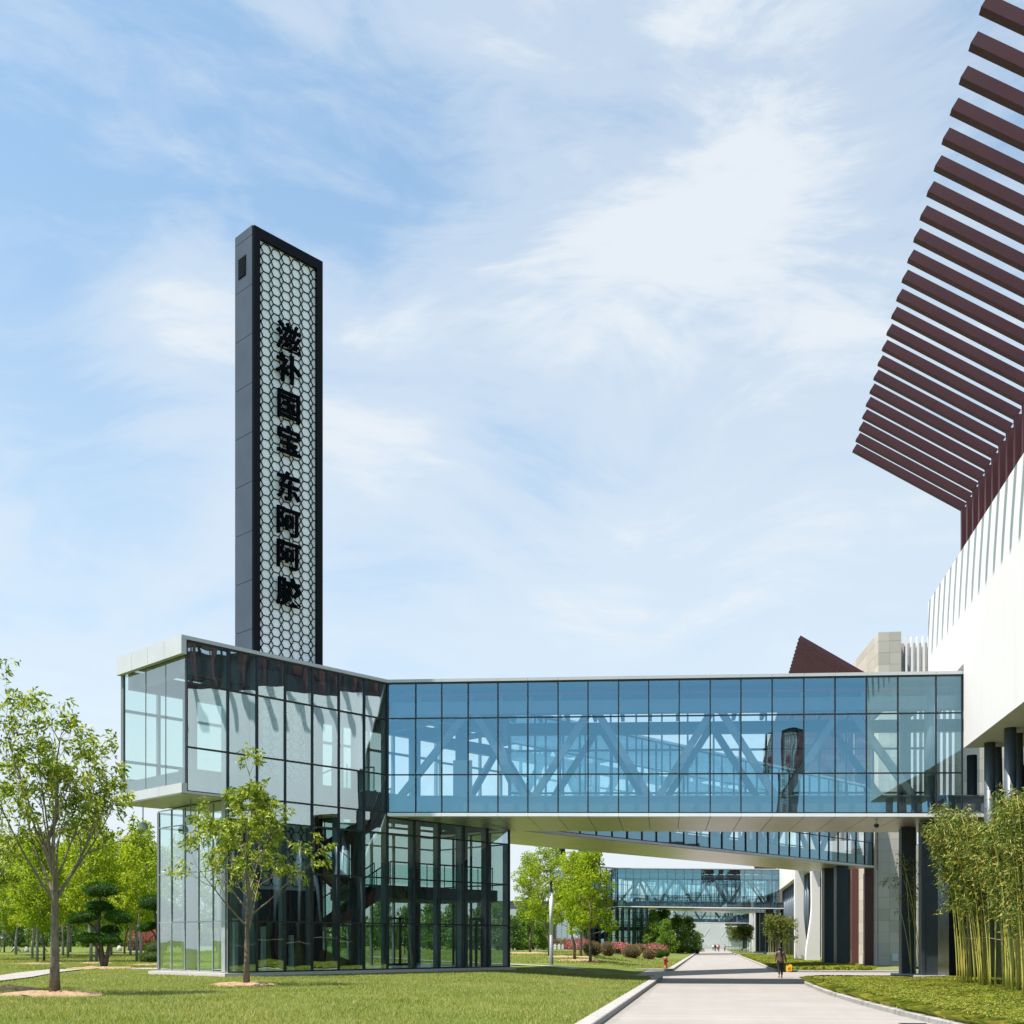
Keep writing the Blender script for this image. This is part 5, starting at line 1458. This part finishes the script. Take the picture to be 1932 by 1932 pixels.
# ------------------------------------------------------------------ bamboo
def bamboo(label, spots, H, seed, leafn, group, spread=0.5, culm_n=9, lean=(-0.6, 0), lsize=0.17, axis=(0, 1), low=0.42):
    r = np.random.default_rng(seed)
    c = spots
    root = thing('bamboo_clump', label, 'bamboo', c, group)
    lv = Leaves()
    for k in range(culm_n):
        t = (k + 0.5) / culm_n - 0.5
        b = Vector((c.x + axis[0] * t * spread * 2 + r.normal(0, 0.10), c.y + axis[1] * t * spread * 2 + r.normal(0, 0.08), c.z - 0.05))
        h = H * r.uniform(0.72, 1.0)
        lx, ly = lean[0] * r.uniform(0.3, 1.3) + r.normal(0, 0.18), lean[1] + r.normal(0, 0.22)
        pts = [b + Vector((lx * u ** 1.5, ly * u ** 1.5, h * u - 0.13 * h * u ** 5)) for u in np.linspace(0, 1, 8)]
        m = MB(); rd = r.uniform(0.018, 0.030)
        m.tube(pts, [rd * (1 - 0.75 * u) for u in np.linspace(0, 1, 8)], 7)
        m.build('culm', M['culm'], root, True)
        tips = []
        for j in range(int(leafn / culm_n / 15)):
            u = low + (1.02 - low) * r.uniform(0, 1) ** 0.7; u = min(u, 1.0)
            q, d = along(pts, u)
            az = r.uniform(0, 6.28); L = r.uniform(0.15, 0.62) * (1.1 - 0.45 * u)
            e = q + Vector((math.cos(az) * L, math.sin(az) * L, L * 0.35))
            for i in range(15):
                w = q.lerp(e, r.uniform(0.6, 1.1)); tips.append((w + Vector(r.normal(0, 0.085, 3)), Vector((math.cos(az), math.sin(az), 0))))
        p_ = np.array([tuple(a - c) for a, _ in tips]); d_ = np.array([tuple(a) for _, a in tips])
        v, f = leaf_arrays(p_, d_, lsize, r, 0.19, 0.65, 1.0, 0.05); lv.add(v, f)
    lv.build('foliage', M['bamboo_leaf'], root)
    return root
BG = 'bamboo clumps along the right hall'
bsp = [(1824, 1872, 7.3, 'bamboo clump nearest the bridge pillar with yellow culms leaning left', (-0.75, -0.1), 15), (1856, 1876, 6.8, 'bamboo clump second from the bridge pillar with green culms', (-0.6, 0), 15),
       (1882, 1880, 6.8, 'thin bamboo clump in the middle of the right row', (-0.15, 0), 8), (1915, 1887, 7.2, 'bamboo clump at the right border with upright culms', (-0.45, 0), 16), (1945, 1896, 7.0, 'bamboo clump cut off by the right border', (-0.3, 0), 14)]
for k, (x, y, H, lab, ln, n) in enumerate(bsp):
    Z = 1.60 * FP / (y - 1780); p = P(x, Z); p = Vector((p.x, p.y, 0.22))
    bamboo(lab, p, H * (Z / 40) ** 0.35, 800 + k, 8200 if n > 8 else 3600, BG, 0.62, n, ln, 0.155, (0.45, 0.55), (0.44, 0.40, 0.5, 0.36, 0.34)[k])
p = P(1728, 49.0); bamboo('sparse dark bamboo between the two bridge pillars', Vector((p.x, p.y, 0.12)), 6.6, 820, 500, BG, 0.3, 5, (-0.9, 0), 0.17, (1, 0), 0.5)
for k, (x, y, lab) in enumerate([(1474, 1813, 'bamboo clump farther along the right kerb behind the walking woman'), (1406, 1797, 'small far bamboo clump beside the second bridge pillars'), (1387, 1793, 'farthest bamboo clump near the end of the road')]):
    Z = 1.62 * FP / (y - 1780); p = P(x, Z); bamboo(lab, Vector((p.x, p.y, 0.1)), (1813 - 1708) * 1.02 * Z / FP if k == 0 else 6.0 if k == 1 else 6.6, 830 + k, 4200, BG, 1.15 if k == 0 else 1.4, 16, (-0.1, 0), 0.26 if k == 0 else 0.4, (1, 0.2), 0.40)
# wire tied across the culms
a = P(1812, 45.5); pts = []
for k in range(18):
    t = k / 17; x = 1812 + (1975 - 1812) * t; Z = 45.5 - 13.5 * t; q = P(x, Z); pts.append(Vector((q.x - 0.16, q.y - 0.12, 2.02 - 0.10 * math.sin(t * 14) * 0.4 - 0.12 * math.sin(t * 3.1))))
m = MB(); m.tube(pts, 0.016, 5); tag(m.build('tie_rope', M['bark_grey'], None, True, None, pts[0]), 'thin rope tied across the bamboo culms at the right', 'rope')
p = on_ground(1892, 1893); p = P(1880, 33.5); mulch(Vector((p.x, p.y, 0.2)), 1.0, 'bare soil and straw at the foot of the right bamboo', 0.8)

# ------------------------------------------------------------------ street lamp, hydrants, camera, globes
p = on_ground(1040, 1820)
z = depth(p) / FP
L_ = thing('street_lamp', 'pale grey street lamp with a slanted panel head before the maples', 'street lamp', p)
m = MB(); H = (1820 - 1664) * z
m.lathe((p.x, p.y, p.z), [(0.14, -0.05), (0.13, 0.02), (0.115, H * 0.36)], 14); m.build('pole_base', M['steel'], L_, True)
m = MB(); m.lathe((p.x, p.y, p.z), [(0.112, H * 0.36), (0.105, H * 0.88)], 14); m.build('pole', M['lamp_white'], L_, True)
m = MB(); m.lathe((p.x, p.y, p.z), [(0.075, H * 0.88), (0.07, H * 1.01)], 12); m.build('pole_top', M['lamp_grey'], L_, True)
a = Vector((math.cos(YAW), math.sin(YAW), 0))
m = MB(); q = Vector((p.x, p.y, p.z + H * 1.0)); m.bar(q - a * 0.40 + Vector((0, 0, -0.22)), q + a * 0.40 + Vector((0, 0, 0.36)), 0.42, 0.07); m.build('lamp_head', M['lamp_grey'], L_)
def hydrant(label, p, s=1.0):
    root = thing('fire_hydrant', label, 'fire hydrant', p, 'red hydrants on the lawn')
    m = MB(); c = (p.x, p.y, p.z)
    m.lathe(c, [(0.14, -0.04), (0.14, 0.04), (0.095, 0.06), (0.095, 0.52), (0.15, 0.53), (0.15, 0.57)], 16); m.build('body', M['hydrant'], root, True)
    m = MB(); m.lathe(c, [(0.15, 0.575), (0.12, 0.64), (0.05, 0.69), (0.03, 0.70), (0.03, 0.75)], 16); m.build('cap', M['hydrant'], root, True)
    m = MB(); b = Vector((p.x, p.y, p.z + 0.42)); m.tube([b + a * 0.09, b + a * 0.20], 0.065, 12); m.tube([b - Vector((0, 0.09, 0)), b - Vector((0, 0.16, 0))], 0.05, 12); m.build('outlet', M['hydrant'], root)
    return root
hydrant('nearest red fire hydrant on the lawn by the driveway kerb', on_ground(1255.5, 1825.8))
hydrant('second red fire hydrant beyond the pink hedge', on_ground(1283.5, 1797))
hydrant('farthest tiny red fire hydrant near the small dark shrubs', on_ground(1308, 1791.3))
q = bv(s_at(1663), 1.1, 7.29)
root = thing('security_camera', 'small dome security camera under the nearest bridge', 'camera', q)
m = MB(); m.lathe(q, [(0.03, -0.16), (0.03, 0.0)], 8); m.build('bracket', M['lamp_white'], root)
m = MB(); m.lathe(q, [(0.03, -0.30), (0.09, -0.27), (0.11, -0.20), (0.10, -0.15), (0.06, -0.14)], 14); m.build('dome', M['steel_dark'], root, True)
for k, (s, w, lab) in enumerate([(-0.9, 1.2, 'globe lamp under the jutting upper box next to the block corner'), (-0.9, 4.95, 'globe lamp at the far left end below the jutting upper box')]):
    q = pv(s, w, 7.36); root = thing('globe_lamp', lab, 'lamp', q, 'globe lamps under the upper box')
    m = MB(); m.tube([q, q - Vector((0, 0, 0.62))], 0.022, 6); m.build('rod', M['steel'], root)
    m = MB(); m.lathe(q - Vector((0, 0, 0.80)), [(0.02 + 0.19 * math.sin(math.pi * (i + 0.3) / 8.6), -0.19 * math.cos(math.pi * i / 8)) for i in range(9)], 16); m.build('globe', M['globe'], root, True)
q = P(1800, 26.2)
m = MB()
for k in range(7): m.box(4.62 - 0.55, 25.35 + k * 0.045, 0.004, 4.62 + 0.0, 25.375 + k * 0.045, 0.012)
m.box(4.05, 25.30, 0.004, 4.64, 25.34, 0.014); m.box(4.05, 25.66, 0.004, 4.64, 25.70, 0.014)
tag(m.build('drain_grate', M['steel_dark'], None, False, None, (4.3, 25.5, 0)), 'dark drain grate in the road at the lower right kerb', 'drain')

# ------------------------------------------------------------------ people
def skin_mesh(name, joints, edges, mat, parent, levels=2):
    me = bpy.data.meshes.new(name)
    me.from_pydata([j[0] for j in joints], edges, [])
    o = bpy.data.objects.new(name, me); C.objects.link(o)
    md = o.modifiers.new('skin', 'SKIN'); sk = me.skin_vertices[0].data
    for i, j in enumerate(joints):
        rr = j[1]; sk[i].radius = rr if hasattr(rr, '__len__') else (rr, rr); sk[i].use_root = (i == 0)
    sb = o.modifiers.new('subdivision', 'SUBSURF'); sb.levels = levels; sb.render_levels = levels
    bpy.context.view_layer.update()
    ev = bpy.data.meshes.new_from_object(o.evaluated_get(bpy.context.evaluated_depsgraph_get()))
    bpy.data.objects.remove(o)
    ev.materials.clear(); ev.materials.append(mat)
    ev.polygons.foreach_set('use_smooth', [True] * len(ev.polygons))
    o = bpy.data.objects.new(name, ev); C.objects.link(o); o.parent = parent
    return o
def person(label, p, H, top, legs, hair, rz=0.0, stride=0.14, ponytail=False, group=None, arms_out=0.06, hold=False, lv=2):
    """seen walking away: the figure faces +y; measures for a height of 1.62"""
    root = thing('person', label, 'person', p, group, rz)
    k = H / 1.62; S = lambda x, y, z: (x * k, y * k, z * k)
    st = stride
    J = [(S(0, 0, .92), .115 * k), (S(0, 0, 1.10), .105 * k), (S(0, .0, 1.28), (.135 * k, .10 * k)), (S(0, 0, 1.385), .062 * k), (S(0, .015, 1.44), .052 * k), (S(0, .02, 1.52), (.078 * k, .092 * k)), (S(0, .02, 1.585), .055 * k)]
    E = [(0, 1), (1, 2), (2, 3), (3, 4), (4, 5), (5, 6)]
    for sgn in (-1, 1):
        n = len(J); o_ = arms_out
        J += [(S(sgn * .165, 0, 1.31), .055 * k), (S(sgn * (.205 + o_ * .5), -.02 * sgn, 1.06), .042 * k), (S(sgn * (.22 + o_), .05 * sgn, .84), .032 * k), (S(sgn * (.225 + o_), .07 * sgn, .75), (.022 * k, .036 * k))]
        E += [(2, n), (n, n + 1), (n + 1, n + 2), (n + 2, n + 3)]
        n = len(J); f = sgn * st
        J += [(S(sgn * .085, 0, .84), .092 * k), (S(sgn * .085, f * .45 + .02, .48), .060 * k), (S(sgn * .08, f - .03, .10 + (.06 if f < 0 else 0)), .036 * k), (S(sgn * .085, f + .10, .03 + (.02 if f < 0 else 0)), .030 * k)]
        E += [(0, n), (n, n + 1), (n + 1, n + 2), (n + 2, n + 3)]
    skin_mesh('body', J, E, M['skin'], root, lv)
    JT = [(S(0, 0, .97), .128 * k)]; ET = []
    for sgn in (-1, 1):
        n = len(JT); f = sgn * st
        JT += [(S(sgn * .085, 0, .84), .103 * k), (S(sgn * .085, f * .45 + .02, .48), .072 * k), (S(sgn * .08, f - .03, .13 + (.06 if f < 0 else 0)), .052 * k)]; ET += [(0, n), (n, n + 1), (n + 1, n + 2)]
    skin_mesh('trousers', JT, ET, M[legs], root, lv)
    JC = [(S(0, 0, .74), (.175 * k, .15 * k)), (S(0, 0, .88), (.178 * k, .15 * k)), (S(0, 0, 1.02), (.162 * k, .132 * k)), (S(0, 0, 1.2), (.155 * k, .12 * k)), (S(0, 0, 1.33), (.125 * k, .095 * k)), (S(0, 0.005, 1.385), .07 * k)]; EC = [(0, 1), (1, 2), (2, 3), (3, 4), (4, 5)]
    for sgn in (-1, 1):
        n = len(JC); o_ = arms_out
        JC += [(S(sgn * .17, 0, 1.315), .068 * k), (S(sgn * (.208 + o_ * .5), -.02 * sgn, 1.06), .057 * k), (S(sgn * (.222 + o_), .05 * sgn, .82), .043 * k)]; EC += [(4, n), (n, n + 1), (n + 1, n + 2)]
    skin_mesh('jacket', JC, EC, M[top], root, lv)
    HJ = [(S(0, .0, 1.57), .105 * k), (S(0, -.03, 1.50), .105 * k), (S(0, -.05, 1.40), .062 * k)]; HE = [(0, 1), (1, 2)]
    if ponytail: HJ += [(S(.01, -.10, 1.32), .045 * k), (S(.015, -.125, 1.18), .03 * k)]; HE += [(2, 3), (3, 4)]
    skin_mesh('hair', HJ, HE, M[hair], root, lv)
    for sgn in (-1, 1):
        f = sgn * st; up = .06 if f < 0 else 0
        skin_mesh('shoe', [(S(sgn * .08, f - .05, .06 + up * 1.3), .045 * k), (S(sgn * .083, f + .05, .04 + up * .5), .045 * k), (S(sgn * .085, f + .14, .03 + up * .2), .036 * k)], [(0, 1), (1, 2)], M['orange_shoe' if hold else 'black_cloth'], root, 1)
    return root
wp = on_ground(1472.5, 1845.5); Zw = depth(wp)
person('woman in a brown jacket walking away along the road with a yellow bag', wp, (1845.5 - 1786) * Zw / FP, 'brown_jacket', 'black_cloth', 'hair', R(2), 0.17, True, None, 0.07, True, 2)
kx = (1845.5 - 1786) * Zw / FP / 1.62
hx = Vector((wp.x + 0.305 * kx, wp.y + 0.07, wp.z + 0.72 * kx))
root = thing('carrier_bag', 'yellow carrier bag held in the right hand of the walking woman', 'bag', hx)
m = MB(); m.hexa([hx + Vector(q) * kx for q in [(-.02, -.08, -.40), (.26, -.06, -.36), (.26, .06, -.36), (-.02, .05, -.40), (-.03, -.05, -.08), (.28, -.04, -.04), (.28, .04, -.04), (-.03, .04, -.08)]]); m.build('bag_body', M['yellow_bag'], root)
m = MB(); m.tube([hx + Vector(q) * kx for q in [(.0, 0, -.08), (.03, 0, .0), (.14, 0, -.01), (.25, 0, -.05)]], 0.012, 6); m.build('handle', M['yellow_bag'], root)
m = MB(); m.face([hx + Vector(q) * kx for q in [(.07, -.078, -.30), (.19, -.07, -.28), (.20, -.060, -.16), (.07, -.066, -.18)]]); m.build('printed_patch', M['bag_print'], root)
for k, (x, y, H, top, legs, lab) in enumerate([(1345.5, 1793.3, 1.62, 'white_cloth', 'black_cloth', 'far walker in a white top at the left of the small group'), (1349.5, 1795.6, 1.66, 'black_cloth', 'black_cloth', 'far walker dressed all in black'), (1353.5, 1792.8, 1.64, 'white_cloth', 'denim', 'far walker in white behind the red one'),
        (1356, 1795.6, 1.62, 'red_cloth', 'denim', 'far walker in a red top'), (1367.5, 1795.4, 1.60, 'grey_cloth', 'denim', 'far walker apart at the right with a grey top')]):
    p = on_ground(x, y, 330); person(lab, p, H * 1.0, top, legs, 'hair', 0.2 * (k - 2), 0.12, False, 'group of people far down the road', 0.03, False, 1)

# ------------------------------------------------------------------ grass blades
def blades(name, xy, h, w, mat, r, lean=0.5, seg=1, zf=None):
    n = len(xy); z = (zf or ground_z)(xy[:, 0], xy[:, 1])
    az = r.uniform(0, 2 * math.pi, n); hh = h * r.uniform(0.5, 1.2, n)
    dx, dy = np.cos(az), np.sin(az)
    b = np.stack([xy[:, 0], xy[:, 1], z - 0.01], -1)
    side = np.stack([-dy, dx, np.zeros(n)], -1) * (w * r.uniform(0.6, 1.2, n))[:, None]
    ln = np.stack([dx, dy, np.zeros(n)], -1) * (hh * lean * r.uniform(0.2, 1.3, n))[:, None]
    top = b + ln + np.array([0, 0, 1]) * hh[:, None]
    if seg == 1:
        v = np.stack([b - side, b + side, top], 1).reshape(-1, 3); f = np.arange(3 * n).reshape(n, 3)
    else:
        midp = b + ln * 0.35 + np.array([0, 0, 1]) * (hh * 0.75)[:, None]; top = b + ln * 1.25 + np.array([0, 0, 1]) * (hh * 0.62)[:, None]
        v = np.stack([b - side, b + side, midp + side * 0.8, top, midp - side * 0.8], 1).reshape(-1, 3); f = np.arange(5 * n).reshape(n, 5)
    return npmesh(name, v, f, mat)
r = np.random.default_rng(9)
def field(n, Zlo, Zhi, x0, x1, pw):
    Z = Zlo + (Zhi - Zlo) * r.uniform(0, 1, n) ** pw; x = r.uniform(x0, x1, n)
    X = (x - 966) / FP * Z
    return np.stack([X * math.cos(YAW) - Z * math.sin(YAW), X * math.sin(YAW) + Z * math.cos(YAW)], -1)
q = field(330000, 15, 58, -160, 1300, 1.35)
q = q[q[:, 0] < ROAD_L - 0.36]
S_ = (q - np.array([B2.x, B2.y])); ps = S_ @ np.array([D1.x, D1.y]); pw_ = S_ @ np.array([D2.x, D2.y])
keep = ~((ps > -0.35) & (ps < 15.95) & (pw_ > -0.33) & (pw_ < WID + 0.33)) & ~((q[:, 1] > 56.3))
for c_, rd in ((tp1, 1.35), (tp2, 1.1)):
    dd = np.hypot(q[:, 0] - c_.x, (q[:, 1] - c_.y) / 0.8); keep &= (dd > rd * r.uniform(0.55, 1.15, len(q)))
q = q[keep]
o = blades('lawn_grass', q, 0.075, 0.009, M['blade'], r, 0.7); tag(o, 'mown green lawn with yellowish patches before the pavilion', 'grass', None, 'stuff')
q2 = field(60000, 66, 110, 300, 1330, 1.0); q2 = q2[(q2[:, 0] < ROAD_L - 0.4) & (q2[:, 1] > 72.2)]
o = blades('lawn_grass', q2, 0.12, 0.022, M['blade'], r, 0.7); tag(o, 'shaded lawn under the bright maples beyond the driveway', 'grass', None, 'stuff')
q3 = field(70000, 56, 100, -120, 320, 1.0)
o = blades('lawn_grass', q3, 0.13, 0.018, M['blade'], r, 0.7); tag(o, 'rough grass under the maples of the park', 'grass', None, 'stuff')
# sedge tufts on the right bed
def tufts(nt, per, y0, y1, xmax, h, name, label):
    ty = y0 + (y1 - y0) * r.uniform(0, 1, nt); e = right_edge(ty); tx = e + 0.08 + (xmax - e) * r.uniform(0, 1, nt) ** 0.9
    pts = np.repeat(np.stack([tx, ty], -1), per, 0) + r.normal(0, 0.10, (nt * per, 2))
    pts = pts[pts[:, 0] > right_edge(pts[:, 1]) + 0.02]
    o = blades(name, pts, h, 0.012, M['tuft'], r, 1.1, 2, verge_z); tag(o, label, 'ground cover', None, 'stuff')
tufts(9500, 34, 18, 50.8, 11.0, 0.30, 'sedge_cover', 'yellow green sedge tufts covering the near bed at the right kerb')
tufts(4200, 20, 70.9, 150, 9.5, 0.28, 'sedge_cover', 'yellow green sedge bed along the right kerb beyond the crossing')
